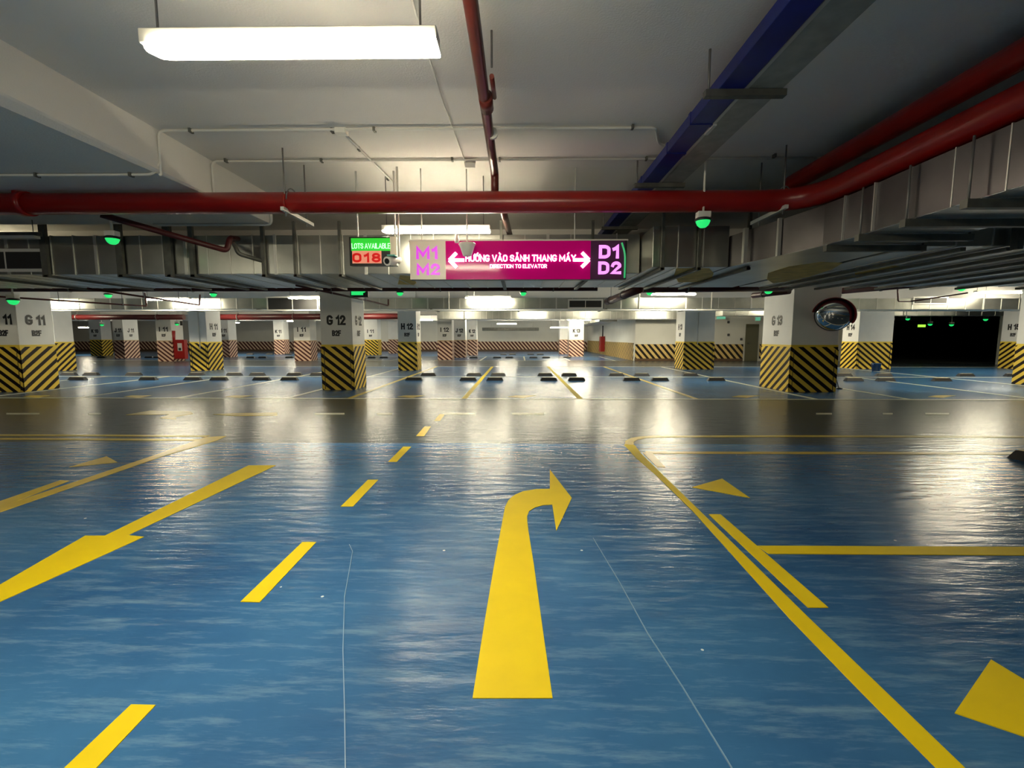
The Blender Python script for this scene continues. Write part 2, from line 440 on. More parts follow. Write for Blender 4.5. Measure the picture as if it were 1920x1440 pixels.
iv = MB()  # near-black lining of walls, ceiling and floor: painted darkness
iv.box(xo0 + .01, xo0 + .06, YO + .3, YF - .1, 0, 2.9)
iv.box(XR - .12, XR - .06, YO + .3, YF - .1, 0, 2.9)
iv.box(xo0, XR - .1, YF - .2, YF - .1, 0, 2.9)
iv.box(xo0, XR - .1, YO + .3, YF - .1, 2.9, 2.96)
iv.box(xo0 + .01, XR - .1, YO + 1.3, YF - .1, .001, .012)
iv = iv.build('wall_hall_darkness', M_void); tag(iv, kind='structure')

# ---------------------------------------------------------------- paint on the floor (parts of the floor)
zc = [0.0015]
def mark(name, pts, m=M_ltyel, world=False, label=None):
    P = pts if world else [fl(u, v) for u, v in pts]
    zc[0] += .00004
    o = MB().prism(P, .0, zc[0] + .002).build(name, m, floor)
    if label: o['label'] = label
    return o
# the lane's turn arrow
mark('turn_arrow', [(886, 1310), (908, 1170), (928, 1051), (947, 951), (953, 939), (959, 933), (966, 928), (981, 921.5), (1006, 917.5), (1031, 917),
     (1031, 881), (1072, 934), (1043, 996), (1035.5, 946.5), (1019, 947.5), (1003, 952), (992, 959), (988.5, 968), (988.6, 978), (990.6, 995), (1001.6, 1064), (1016, 1170), (1036, 1310)],
     label='yellow painted right-turn arrow')
mark('lane_arrow', [(-262, 1248), (0, 1097), (160, 1005), (197, 1005), (466, 873), (517, 873), (240, 1004), (270, 1007), (0, 1129)], label='yellow painted arrow pointing at the viewer')
for q in ([(246, 1322), (292, 1323), (146, 1478), (82, 1478)], [(567, 1017), (593, 1017), (487, 1130), (451, 1129)], [(690, 900), (709, 900), (662, 950), (639, 950)],
          [(756, 838), (771, 838), (744, 866), (728, 866)]):
    mark('lane_dash', q)
for q in ([(796, 800), (808, 800), (795, 818), (780, 818)], [(824, 777), (834, 777), (825, 789), (814, 789)]):
    mark('lane_dash', q, M_agedyel)
# right lane line, curving away into the aisle line
def stroke(px, wd, m, name, label=None):
    pts = [Vector(fl(u, v)) for u, v in px]
    Lf, Rt = [], []
    for i, p in enumerate(pts):
        d = (pts[min(i + 1, len(pts) - 1)] - pts[max(i - 1, 0)]).normalized()
        n = Vector((-d.y, d.x)) * wd / 2
        Lf.append(tuple(p + n)); Rt.append(tuple(p - n))
    zc[0] += .00004
    b = MB()
    for i in range(len(pts) - 1):
        b.prism([Lf[i], Lf[i + 1], Rt[i + 1], Rt[i]], 0, zc[0] + .002)
    o = b.build(name, m, floor)
    if label: o['label'] = label
mark('lane_line', [(1170, 834), (1190, 835), (1203, 852), (1250, 898), (1322, 968), (1517, 1160), (1812, 1444), (1850, 1480), (1790, 1480), (1754, 1440), (1600, 1284), (1480, 1160), (1300, 960), (1232, 893), (1192, 858)])
stroke([(1180, 834), (1180, 828), (1189, 823), (1206, 820), (1235, 818.5)], .11, M_agedyel, 'lane_line')
stroke([(1235, 818.5), (1500, 818), (1760, 818.5), (2100, 820)], .10, M_agedyel, 'lane_line')
stroke([(1212, 849), (1500, 849.5), (1760, 850), (2100, 851)], .10, M_agedyel, 'lane_line')
mark('worn_mark', [(1205, 849), (1222, 849), (1247, 876), (1232, 876)], M_agedyel)
mark('bay_line', [(1329, 965), (1351, 965), (1553, 1140), (1515, 1140)])
mark('bay_line', [(1420, 1024), (2100, 1027), (2100, 1043), (1441, 1039)])
mark('arrow_head', [(1298, 914), (1354, 898), (1406, 934)])
mark('arrow_tail', [(1858, 1238), (2010, 1330), (2010, 1414), (1920, 1382), (1790, 1338)])
mark('lane_line', [(-200, 1020), (0, 951), (300, 850.5), (385, 820), (424, 818), (405, 826.5), (300, 857.5), (0, 961), (-200, 1033)], M_agedyel)
stroke([(390, 818), (200, 816.5), (0, 816), (-200, 815)], .09, M_agedyel, 'lane_line')
stroke([(370, 825), (200, 824), (0, 823), (-200, 822.5)], .09, M_agedyel, 'lane_line')
mark('bay_line', [(-120, 982), (113, 901), (130, 902), (-120, 998)], M_agedyel)
mark('arrow_head', [(130, 876), (200, 856), (220, 867)], M_agedyel)
# aisle centre dashes and the big faded arrow
for a, c in ((12, 74), (165, 190), (590, 646), (706, 735), (830, 890), (960, 1020), (1530, 1560), (1655, 1674), (1735, 1780)):
    mark('aisle_dash', [(a, 774.6), (c, 774.6), (c, 777.4), (a, 777.4)], M_pale)
mark('aisle_arrow', [(236, 778), (282, 770), (358, 772), (362, 776), (330, 781), (330, 786), (300, 784), (318, 777)], M_agedyel)
mark('aisle_arrow', [(400, 777), (440, 775), (520, 774), (520, 779), (440, 780)], M_agedyel)
for c, h in ((260, 1), (70, 1), (450, 1), (773, 1), (981, 1), (1400, 1), (1768, 1)):
    mark('bay_arrow', [(c - 28, 744), (c - 14, 741.6), (c + 24, 741.6), (c, 746)], M_agedyel)
# bay lines
Y1, Y2, Y3, Y4 = 10.34, 16.15, 21.7, 33.0
def seg(x0, y0, x1, y1, wd, m, name='bay_line'):
    d = Vector((x1 - x0, y1 - y0)).normalized(); n = Vector((-d.y, d.x)) * wd / 2
    mark(name, [(x0 + n.x, y0 + n.y), (x1 + n.x, y1 + n.y), (x1 - n.x, y1 - n.y), (x0 - n.x, y0 - n.y)], m, world=True)
def xat(u): return fl(u, 748)[0]
seg(-22, Y1, 26, Y1, .11, M_pale)
seg(-26, Y2, 28, Y2, .12, M_pale)
seg(-14, Y3, 24, Y3, .10, M_pale)
for u in (-240, -53, 131, 324, 535, 652, 870, 1088, 1305, 1527, 1699, 1940, 2180, 2420):
    m = M_ltyel if u in (870, 1088) else (M_agedyel if u in (652, 1305) else M_pale)
    seg(xat(u), Y1, xat(u), Y3 if u in (652, 870, 1088, 1305, 1527, 324, 535, 1940, 2180) else Y2, .115, m)
for k in range(-5, 6):
    x = xat(979) + k * 2.63 * 1.02 + .3
    seg(x, 27.2, x, 33.0, .10, M_pale)
seg(-26, 33.0, 12, 33.0, .10, M_pale); seg(-26, 27.2, 6, 27.2, .08, M_pale)
# tyre scuffs
stroke([(655, 1022), (661, 1035), (655, 1070), (646, 1120), (643, 1220), (646, 1330), (648, 1480)], .0035, M_scratch, 'scuff')
stroke([(1112, 1010), (1160, 1090), (1215, 1190), (1280, 1290), (1365, 1430), (1400, 1490)], .0035, M_scratch, 'scuff')

# ---------------------------------------------------------------- columns
def column(px, py, wd, dp, label, texts=(), stripes=M_st1, guards=True, band=1.2, th=.26, top=CZ):
    """px: left face x, py: front face y"""
    xl, xr, yf, yb = px, px + wd, py, py + dp
    root = empty('column', ((xl + xr) / 2, (yf + yb) / 2, 0), label, 'column', 'concrete columns with hazard bands')
    MB().box(xl, xr, yf, yb, 0, top).build('shaft', M_white, root, bevel=.008)
    e = .006
    MB().box(xl - e, xr + e, yf - e, yb + e, 0.0, band - .05, uvs=(xl, xr, yf)).build('hazard_band', stripes, root)
    MB().box(xl - e, xr + e, yf - e, yb + e, band - .05, band).build('top_stripe', M_tanband if stripes is M_st1 else M_peach, root)
    if guards:
        g = .07; t = .016
        for sx, xx in ((-1, xl), (1, xr)):
            b = MB()
            xa_, xb_ = (xx - t, xx + g) if sx < 0 else (xx - g, xx + t)
            b.box(xa_, xb_, yf - t, yf - e * .5, .02, band - .12, uvs=(xl, xr, yf))
            xc_, xd_ = (xx - t, xx - e * .5) if sx < 0 else (xx + e * .5, xx + t)
            b.box(xc_, xd_, yf - t, yf + g, .02, band - .12, uvs=(xl, xr, yf))
            b.build('corner_guard', stripes, root)
            x_ = xb_ if sx < 0 else xa_
            MB().box(x_ - .006, x_ + .006, yf - t - .004, yf - e, .02, band - .12).build('guard_edge', M_black, root)
    for side, t1, off in texts:
        if side == 'front': c1 = Vector(((xl + xr) / 2 + off, yf - .002, 0))
        elif side == 'right': c1 = Vector((xr + .002, (yf + yb) / 2 + off, 0))
        else: c1 = Vector((xl - .002, (yf + yb) / 2 + off, 0))
        text_obj('lettering', t1, th, face_M(c1 + Vector((0, 0, 1.84)), side), M_black, root, width=.50 * (th / .26) * min(1, (wd if side == 'front' else dp) / .75))
        text_obj('lettering', 'B2F', th * .58, face_M(c1 + Vector((0, 0, 1.50)), side), M_black, root, width=.24 * (th / .26), bold=.02)
    return root
M_tanband = mat('yellow_band_paint', (.84, .60, .05), .45)
M_peach = mat('peach_band_paint', (.58, .42, .24), .5)

def col_px(ul, ur, v, label, dp, **k):
    """front face between ul and ur standing at v on the floor"""
    xl, y = fl(ul, v); xr, _ = fl(ur, v)
    Y = fl(.5 * (ul + ur), v)[1]
    xl = at(ul, v, Y)[0]; xr = at(ur, v, Y)[0]
    return column(xl, Y, xr - xl, dp, label, **k)
# row nearest the aisle
xr11, y11 = fl(46, 735)
column(xr11 - 1.0, y11, 1.0, .90, 'wide white column at the left edge of the photo, lettered G 11 on two faces', texts=(('front', 'G 11', .13), ('right', 'G 11', 0)))
col_px(606, 664.5, 731, 'white square column lettered G 12 below the exit sign, left of the middle', .95, texts=(('front', 'G 12', 0), ('right', 'G 12', 0)))
col_px(1478, 1565, 735, 'broad white column lettered G 13 that carries the round mirror', 1.40, texts=(('left', 'G 13', 0),))
x_, y_ = fl(1897, 719)
column(x_, y_ - 1.6, 1.2, 1.6, 'bright white column cut off by the right edge of the photo')
# second row
col_px(72, 109, 696, 'white column just peeping out behind the wide G 11 column', .8)
col_px(359, 392, 695, 'white column lettered H 11 with a conduit down its front, near left', .95, texts=(('right', 'H 11', 0),))
col_px(748, 782, 694.5, 'white square column lettered H 12, second back behind G 12', .85, texts=(('front', 'H 12', 0), ('right', 'H 12', 0)))
col_px(1281, 1337, 692.5, 'white column with a conduit on its front between the middle bays and G 13', 1.1, texts=(('left', 'H 13', 0),))
col_px(1605, 1669, 692, 'white column lettered H 14 behind the mirror, left of the dark hall', 1.0, texts=(('left', 'H 14', 0),))
x_, y_ = fl(1875, 690)
column(x_, y_ - .9, 1.3, 1.0, 'white column lettered H 15 on the right side of the dark hall', texts=(('left', 'H 15', 0),))
# third row and beyond
D = dict(stripes=M_st2, guards=False, th=.27)
col_px(297, 325, 677.5, 'column lettered I 11 that carries the red hose cabinet', .95, texts=(('front', 'I 11', 0),), **D)
col_px(553, 583, 676.5, 'far column lettered I 11, just left of G 12', .9, texts=(('front', 'I 11', 0),), **D)
col_px(821, 848, 675, 'far column lettered I 12, right of H 12', .9, texts=(('front', 'I 12', 0),), **D)
col_px(850.5, 873, 670.5, 'far column lettered J 12, directly right of I 12', .9, texts=(('front', 'J 12', 0),), **D)
col_px(877, 894, 666.5, 'farthest column of the group right of H 12', .9, texts=(('front', 'K 12', 0),), **D)
col_px(171, 193, 667, 'yellow-banded far column at the left, third from the wide G 11 column', .9, texts=(('front', 'K 10', 0),), stripes=M_st1, guards=False, th=.27)
col_px(216, 235, 672, 'far column lettered J 11 on two faces, left of the hose cabinet', 1.2, texts=(('front', 'J 11', 0), ('right', 'J 11', 0)), **D)
col_px(413, 431, 670, 'far column lettered J 11 directly right of H 11', .9, texts=(('front', 'J 11', 0),), **D)
col_px(515, 533, 664.5, 'farthest column between H 11 and G 12', .9, texts=(('front', 'K 11', 0),), **D)
col_px(683, 709, 666, 'yellow-banded far column between G 12 and H 12', .9, texts=(('front', 'I 11', 0),), stripes=M_st1, guards=False, th=.27)
col_px(729, 746, 662.5, 'dark brown banded far column touching H 12 on its left', .9, **D)
col_px(1066.5, 1094, 668.5, 'far column lettered K 13, right of the middle of the back wall', .9, texts=(('front', 'K 13', 0),), **D)
col_px(1049, 1064, 664, 'farthest column just left of K 13', .9, **D)

# ---------------------------------------------------------------- hose cabinets
def hose_cabinet(u0, u1, vt, vb, Y, label):
    a = at(u0, vt, Y); c = at(u1, vb, Y)
    root = empty('fire_hose_cabinet', ((a[0] + c[0]) / 2, Y, c[2]), label, 'fire cabinet')
    MB().box(a[0], c[0], Y, Y + .28, c[2], a[2]).build('body', M_hose, root, bevel=.01)
    wd = c[0] - a[0]; hh = a[2] - c[2]
    MB().box(a[0] + .05, c[0] - .05, Y - .02, Y, c[2] + .05, a[2] - .05).build('door', M_hose, root, bevel=.006)
    MB().box(a[0] + wd * .42, a[0] + wd * .82, Y - .028, Y - .018, c[2] + hh * .42, a[2] - hh * .18).build('window', M_glass, root)
    MB().box(a[0] + wd * .5, a[0] + wd * .74, Y - .034, Y - .026, c[2] + hh * .45, c[2] + hh * .58).build('hose_reel', M_black, root)
    return root
h1 = hose_cabinet(324, 347, 637, 673, 26.3, 'red fire hose cabinet with a small window standing against the I 11 column')
MB().tube([at(325, 620, 26.4), at(325, 642, 26.4)], .10).build('riser', M_hose, h1)
yk = 36.5
h2 = empty('fire_hose_cabinet', (xa, yk, .25), 'narrow red fire cabinet seen side-on on the room wall right of the back', 'fire cabinet')
MB().box(xa - .32, xa - .021, yk, yk + .8, .25, 1.45).build('body', M_hose, h2, bevel=.01)
MB().box(xa - .335, xa - .32, yk + .06, yk + .74, .31, 1.39).build('door', M_hose, h2)
MB().tube([(xa - .15, yk + .3, 1.45), (xa - .15, yk + .3, 2.3)], .05).build('riser', M_dark, h2)

# ---------------------------------------------------------------- wheel stops
ORD = 'first second third fourth fifth sixth seventh eighth ninth tenth eleventh twelfth thirteenth fourteenth fifteenth sixteenth seventeenth eighteenth nineteenth twentieth'.split() + ['twenty-' + x for x in 'first second third fourth'.split()]
ws = empty('wheel_stop', (0, 0, 0), 'x', 'wheel stop', 'rubber wheel stops in the bays')
b = MB()
prof = [(-.085, 0), (.085, 0), (.045, .10), (-.045, .10)]
L2 = .285
vs = []
for sx in (-1, 1):
    vs.append([b.bm.verts.new((sx * (L2 if z == 0 else L2 - .06), y, z)) for y, z in prof])
for i in range(4):
    b.bm.faces.new((vs[0][i], vs[0][(i + 1) % 4], vs[1][(i + 1) % 4], vs[1][i]))
b.bm.faces.new(vs[0]); b.bm.faces.new(list(reversed(vs[1])))
b.build('body', M_rubber, ws, bevel=.006)
MB().box(-.20, .20, -.036, .036, .0995, .104).build('reflective_strip', M_tan, ws)
first = [True]
def stops(us, v, rowname, z_=0):
    for i, u in enumerate(us):
        x, y = fl(u, v)
        o = ws if first[0] else copy_tree(ws)
        first[0] = False
        o.location = (x, fl(960, v)[1], 0)
        o['label'] = 'black wheel stop, %s from left in the %s' % (ORD[i], rowname)
stops((135, 271, 356, 406, 487, 540, 776, 878, 928, 1029, 1081, 1183, 1236, 1340, 1594, 1652, 1755), 713.5, 'nearer row beyond the aisle')
stops((118, 161, 243, 363, 435, 479, 550, 594, 803, 889, 934, 1022, 1067, 1155, 1202, 1292, 1576, 1649, 1799, 1885), 704.5, 'second row, behind the dividing line')
stops((181, 272, 288, 466, 489, 540, 696, 719, 888, 932, 955, 1000, 1024, 1063), 671.5, 'third row, past the second aisle')
stops((118, 465, 502, 538, 944, 961, 995, 1013), 665.5, 'farthest row before the back wall')
ws0 = copy_tree(ws); ws0.location = (fl(1930, 860)[0] + .07, fl(1930, 860)[1], 0); ws0.rotation_euler.z = .15
ws0['label'] = 'black rubber wheel stop cut off by the right edge, much nearer than the others'; del ws0['group']

# ---------------------------------------------------------------- ceiling lamps
lamp_n = 0
def lamp(xc, y, z, label, W=1.5, rods=True):
    root = empty('batten_lamp', (xc, y, z), label, 'ceiling lamp', 'long batten lamps hung from the ceiling')
    b = MB()
    t, h, bt = .060, .085, .072
    x0, x1 = xc - W / 2, xc + W / 2
    # housing: trapezoid channel above the diffuser
    b.prism([(x0, y - t), (x1, y - t), (x1, y + t), (x0, y + t)], z + .045, z + h + .03)
    b.build('housing', M_lampbody, root, bevel=.006)
    b = MB()
    n = 8; sec = [(bt * math.cos(a), .045 - .035 * math.sin(a)) for a in [PI * k / n for k in range(n + 1)]]
    R = []
    for xx, s in ((x0, .35), (x0 + .045, .9), (x0 + .09, 1), (x1 - .012, 1), (x1, .97)):
        R.append([b.bm.verts.new((xx, y + p * s, z + .045 + (q - .045) * s)) for p, q in sec])
    for i in range(len(R) - 1):
        for k in range(n):
            f = b.bm.faces.new((R[i][k], R[i][k + 1], R[i + 1][k + 1], R[i + 1][k])); f.smooth = True
        b.bm.faces.new((R[i][0], R[i + 1][0], R[i + 1][n], R[i][n]))
    b.bm.faces.new(R[0]); b.bm.faces.new(list(reversed(R[-1])))
    b.build('diffuser', M_lamp, root)
    if rods:
        for xx in (xc - W * .46, xc + W * .44):
            MB().tube([(xx, y, z + h + .03), (xx, y, CZ)], .006, 6).build('hanging_rod', M_rod, root)
    return root
lamp(*(lambda p: (p[0], 2.5, p[2]))(at(549, 108, 2.5)), 'nearest glowing batten lamp at the top left of the photo')
lamp(*(lambda p: (p[0], 6.55, p[2]))(at(818, 439, 6.55)), 'glowing batten lamp behind the elevator sign')
for u, v, lb in ((30, 566, 'half hidden behind the left column'), (315, 564, 'left of G 12 over the second bay row'), (583, 561, 'half hidden by G 12'), (915, 561, 'below the elevator sign'), (1260, 554, 'above the H 13 column'), (1872, 551, 'at the right edge above the dark hall')):
    p = at(u, v, 15.3); lamp(p[0], p[1], p[2], 'glowing batten lamp %s' % lb)
for u, v, lb in ((165, 615, 'far left above the yellow-banded far column'), (430, 606, 'right of the H 11 column'), (556, 603, 'above the I 11 column left of G 12'), (793, 601, 'between H 12 and I 12'), (950, 608, 'in front of the back wall'), (1050, 615, 'above the farthest column left of K 13'), (1086, 601, 'beside the ribbed duct right of the back wall')):
    p = at(u, v, 35.5 if u < 1060 else 30.0); lamp(p[0], p[1], p[2], 'glowing batten lamp %s' % lb)
# unseen battens added as fill, to brighten the ceiling and the far columns
for x, y, z in ((-20, 15.3, 2.6), (24, 15.3, 2.6), (-7.5, 24.0, 2.75), (0.8, 24.0, 2.75), (8.0, 24.0, 2.75), (-16, 24.0, 2.75), (-9, -1.5, 2.95), (-1.2, -1.5, 2.95), (19, 18.5, 2.8), (-13, 41, 2.9), (-5, 41, 2.9), (3, 41, 2.9), (-22, 33, 2.9), (-13, 33, 2.9), (-3.5, 31.5, 2.9), (4.5, 31.5, 2.9), (-12, 22, 2.9), (-3.5, 21.5, 2.9), (4.5, 21.5, 2.9), (12.5, 21.5, 2.9), (-24, 24, 2.75), (-12, 8.6, 3.3), (12, 12.6, 3.2)):
    lamp(x, y, z, 'batten lamp added as fill light, high between beams and ducts, mostly hidden from view')

# ---------------------------------------------------------------- parking sensors (green lights)
def sensor(p, label, s=1.0, top=CZ, tilt=0):
    x, y, z = p
    root = empty('bay_sensor_lamp', (x, y, z), label, 'indicator lamp', 'green bay indicator lamps')
    MB().tube([(x, y, z + .10 * s), (x, y, top)], .013 * s, 8).build('stem', M_plast, root)
    MB().box(x - .075 * s, x + .075 * s, y - .05 * s, y + .05 * s, z + .05 * s, z + .12 * s).build('housing', M_plast, root, bevel=.006)
    MB().lathe((x, y, z), [(.0, -.065 * s), (.035 * s, -.058 * s), (.062 * s, -.035 * s), (.078 * s, .0), (.082 * s, .02 * s)], 16).build('dome', M_green, root)
    MB().lathe((x, y, z), [(.092 * s, .015 * s), (.092 * s, .035 * s), (.07 * s, .052 * s)], 16).build('collar', M_dark, root)
    return root
sensor(at(1318, 417, 5.6), 'green bay indicator lamp hanging in front of the big red pipe')
sensor(at(211, 450, 6.5), 'green bay indicator lamp hanging below the left part of the red pipe')
for u, v, Y, lb in ((203, 554, 14.6, 'right of the G 11 column'), (400, 552, 14.6, 'above the H 11 column'), (750, 550, 14.6, 'just right of the exit sign'), (981, 550, 14.6, 'below the middle of the elevator sign'),
                    (1218, 549, 14.6, 'beside the red pipe left of H 13'), (1441, 545, 11.2, 'at the top of the G 13 column'), (1803, 541, 14.0, 'above the dark hall'), (25, 565, 10.2, 'against the left edge column'),
                    (191, 609, 27.5, 'above the yellow-banded far column'), (332, 608, 25.6, 'above the red hose cabinet')):
    sensor(at(u, v, Y), 'small green bay indicator lamp %s' % lb, 1.25)
for u, v, lb in ((1702, 598, 'lower left'), (1770, 588, 'upper middle'), (1784, 609, 'middle'), (1848, 599, 'right'), (1744, 608, 'left')):
    sensor(at(u, v, 26 if v > 595 else 25), 'green indicator lamp glowing inside the dark hall, %s of the cluster' % lb, 1.3, top=2.88)
# oval lit sign in the dark hall
p = at(1728, 611, 27); es = empty('exit_sign', p, 'dim green and yellow lit sign inside the dark hall', 'exit sign')
MB().box(p[0] - .25, p[0] + .25, p[1], p[1] + .06, p[2] - .10, p[2] + .10).build('body', M_dark, es)
MB().box(p[0] - .22, p[0] + .22, p[1] - .01, p[1], p[2] - .07, p[2] + .07).build('lit_panel', mat('dim_green_panel', (.2, .3, .02), .4, emit=(.35, .9, .05), es=1.6), es)
MB().tube([(p[0], p[1] + .03, p[2] + .1), (p[0], p[1] + .03, 2.9)], .012, 6).build('stem', M_rod, es)

# running-man exit sign on G 12
p = at(673, 546, 11.4); ex = empty('exit_sign', p, 'green lit exit sign hanging beside the top of the G 12 column', 'exit sign')
MB().box(p[0] - .22, p[0] + .22, p[1], p[1] + .08, p[2] - .145, p[2] + .145).build('body', M_dark, ex, bevel=.006)
b = MB(); b.box(p[0] - .19, p[0] + .10, p[1] - .008, p[1], p[2] - .095, p[2] + .095)
b.tube([(p[0] + .11, p[1] - .006, p[2] + .02), (p[0] + .11, p[1] + .0, p[2] + .02)], .06, 14)
b.build('lit_panel', M_green, ex)
MB().tube([(p[0], p[1] + .04, p[2] + .14), (p[0], p[1] + .04, 2.72)], .01, 6).build('stem', M_rod, ex)
p = at(327, 606, 27); ex = empty('exit_sign', p, 'dark exit sign with a green spot above the hose cabinet', 'exit sign')
MB().box(p[0] - .45, p[0] + .45, p[1], p[1] + .1, p[2] - .13, p[2] + .13).build('body', M_dark, ex)
MB().tube([(p[0], p[1] + .04, p[2] + .12), (p[0], p[1] + .04, CZ)], .01, 6).build('stem', M_rod, ex)
for u, v, Y in ((1352, 595, 26.9), (1421, 598, 26.9)):
    p = at(u, v, Y); ex = empty('exit_sign', p, 'pale green exit sign %s' % ('over the wall right of H 13' if u < 1400 else 'above the olive door'), 'exit sign')
    wd = .28 if u < 1400 else .17
    MB().box(p[0] - wd, p[0] + wd, p[1], p[1] + .08, p[2] - .12, p[2] + .12).build('body', M_plast, ex)
    MB().box(p[0] - wd + .03, p[0] + wd - .03, p[1] - .01, p[1], p[2] - .1, p[2] + .1).build('lit_panel', mat('pale_green_panel' + str(u), (.2, .6, .45), .4, emit=(.2, .8, .5), es=.35), ex)
    MB().tube([(p[0], p[1] + .04, p[2] + .12), (p[0], p[1] + .04, CZ)], .01, 6).build('stem', M_rod, ex)

# ---------------------------------------------------------------- elevator sign
SY = 6.2
a = at(768, 452, SY); c = at(1174, 524, SY)
sx0, sx1, sz0, sz1 = a[0], c[0], c[2], a[2]
M_beige = mat('sign_beige', (.62, .56, .42), .35, emit=(1, .9, .7), es=.12)
M_magenta = mat('sign_magenta', (.50, .003, .15), .08, emit=(.8, .0, .24), es=.14); M_magenta.node_tree.nodes['Principled BSDF'].inputs['Specular IOR Level'].default_value = .12
M_plum = mat('sign_plum', (.10, .03, .09), .2)
M_violet = mat('violet_letters', (.35, .0, .40), .3, emit=(.66, .01, .72), es=.8)
M_pink = mat('pink_neon_letters', (.8, .3, .8), .3, emit=(.86, .26, .90), es=1.3)
M_wletter = mat('white_lit_letters', (.9, .9, .9), .3, emit=(1, .93, 1), es=2.6)
sg = empty('elevator_sign', ((sx0 + sx1) / 2, SY, sz0), 'long magenta hanging sign with white arrows pointing left and right to the elevators', 'sign')
MB().box(sx0, sx1, SY, SY + .12, sz0, sz1).build('case', M_dark, sg, bevel=.004)
def xs_(u): return at(u, 488, SY)[0]
def zs_(v): return at(960, v, SY)[2]
MB().box(xs_(769), xs_(836), SY - .012, SY, sz0 + .004, sz1 - .004).build('beige_panel', M_beige, sg)
MB().box(xs_(836), xs_(1107), SY - .010, SY, sz0 + .004, sz1 - .004).build('magenta_panel', M_magenta, sg)
MB().box(xs_(1107), xs_(1171), SY - .011, SY, sz0 + .004, sz1 - .004).build('plum_panel', M_plum, sg)
def T(body, u, v, hpx, wpx, m, t=.19, name='lettering'):
    return text_obj(name, body, hpx * SY / F, face_M(Vector((xs_(u), SY - .016, zs_(v))), 'front'), m, sg, width=wpx * SY / F * 1.02, t=t, depth=.005)
T('M1', 801, 474, 23, 39, M_violet, .24)
T('M2', 803, 505, 21, 42, M_violet, .24)
T('D1', 1141, 473, 24, 36, M_pink, .24)
T('D2', 1143, 503, 23, 41, M_pink, .24)
T('HƯỚNG VÀO SẢNH THANG MÁY', 976, 484.5, 12, 198, M_wletter, .17)
T('DIRECTION TO ELEVATOR', 972, 499.5, 7, 102, M_wletter, .15)
for s, u0 in ((-1, 842), (1, 1105)):
    b = MB(); xx = xs_(u0); zz = zs_(488); k = SY / F; y = SY - .018
    b.tube([(xx - s * 4 * k, y, zz), (xx - s * 28 * k, y, zz)], 3.0 * k, 8)
    b.tube([(xx - s * 1 * k, y, zz), (xx - s * 14 * k, y, zz + 13 * k)], 3.2 * k, 8)
    b.tube([(xx - s * 1 * k, y, zz), (xx - s * 14 * k, y, zz - 13 * k)], 3.2 * k, 8)
    b.build('arrow', M_wletter, sg)
for u in (790, 1078):
    xx = xs_(u); MB().tube([(xx, SY + .06, sz1), (xx, SY + .06, CZ)], .008, 6).build('hanging_rod', M_zinc, sg)
MB().tube(bend([at(1166, 455, SY - .03), at(1172, 475, SY - .03), at(1172, 495, SY - .03), at(1171, 521, SY - .03)], .1), .012, 8).build('green_edge_strip', mat('green_edge', (.05, .4, .15), .3, emit=(.05, .6, .2), es=.5), sg)
MB().box(sx0 - .02, sx1 + .02, SY + .03, SY + .09, sz1, sz1 + .025).build('top_rail', M_zinc, sg)

# available-lots display
DY = 6.3
a = at(654, 444, DY); c = at(744, 498, DY)
M_dgreen = mat('green_led_panel', (.02, .2, .02), .3, emit=(.02, .62, .03), es=.9)
M_dred = mat('red_led_glow_panel', (.3, .08, .05), .3, emit=(.80, .30, .18), es=.8)
M_dletter = mat('pale_green_led_letters', (.4, .9, .5), .3, emit=(.45, 1.0, .50), es=1.6)
M_ddigit = mat('red_led_digits', (.4, .01, .01), .3, emit=(.50, .0, .0), es=.8)
ds = empty('lots_display', ((a[0] + c[0]) / 2, DY, c[2]), 'small lit display reading LOTS AVAILABLE in green and 018 in red', 'display')
MB().box(a[0], c[0], DY, DY + .10, c[2], a[2]).build('case', M_dark, ds, bevel=.005)
xm = at(732, 470, DY)[0]
zsplit = at(700, 470.5, DY)[2]
MB().box(a[0] + .03, xm, DY - .008, DY, zsplit, a[2] - .02).build('green_panel', M_dgreen, ds)
MB().box(a[0] + .04, at(715, 470, DY)[0], DY - .008, DY, c[2] + .03, zsplit).build('red_panel', M_dred, ds)
MB().box(xm, c[0] + .005, DY - .01, DY, c[2] + .0, a[2]).build('blank_panel', M_beige, ds)
pp = at(696, 461.5, DY)
text_obj('lettering', 'LOTS AVAILABLE', 9.5 * DY / F, face_M(Vector((pp[0], DY - .012, pp[2])), 'front'), M_dletter, ds, width=71 * DY / F, t=.12, depth=.004)
pp = at(688, 483.5, DY)
text_obj('lettering', '018', 17 * DY / F, face_M(Vector((pp[0], DY - .014, pp[2])), 'front'), M_ddigit, ds, width=52 * DY / F, t=.24, depth=.004)
for u in (671, 741):
    q = at(u, 444, DY + .05); MB().tube([(q[0], DY + .05, q[2]), (q[0], DY + .05, CZ)], .012, 8).build('hanging_rod', M_cond, ds)

# bullet camera under the display
p = Vector(at(731, 489, 6.05))
cc = empty('security_camera', p, 'white bullet camera hanging at the right corner of the lots display', 'camera')
dirv = Vector((-.35, -.9, -.22)).normalized()
MB().tube([p - dirv * .20, p - dirv * .02, p + dirv * .06], [.045, .055, .058], 16).build('barrel', M_plast, cc)
MB().tube([p + dirv * .058, p + dirv * .066], .036, 16).build('lens', M_dark, cc)
MB().box(p.x - .02, p.x + .08, p.y - .06, p.y + .08, p.z + .055, p.z + .07).build('sun_shield', mat('teal_shield', (.08, .45, .38), .4), cc)
q = at(746, 470, 6.15)
MB().tube(bend([p - dirv * .18, Vector((q[0], 6.2, p.z - .02)), Vector((q[0], 6.2, CZ))], .05), .014, 8).build('mount_pole', M_plast, cc)

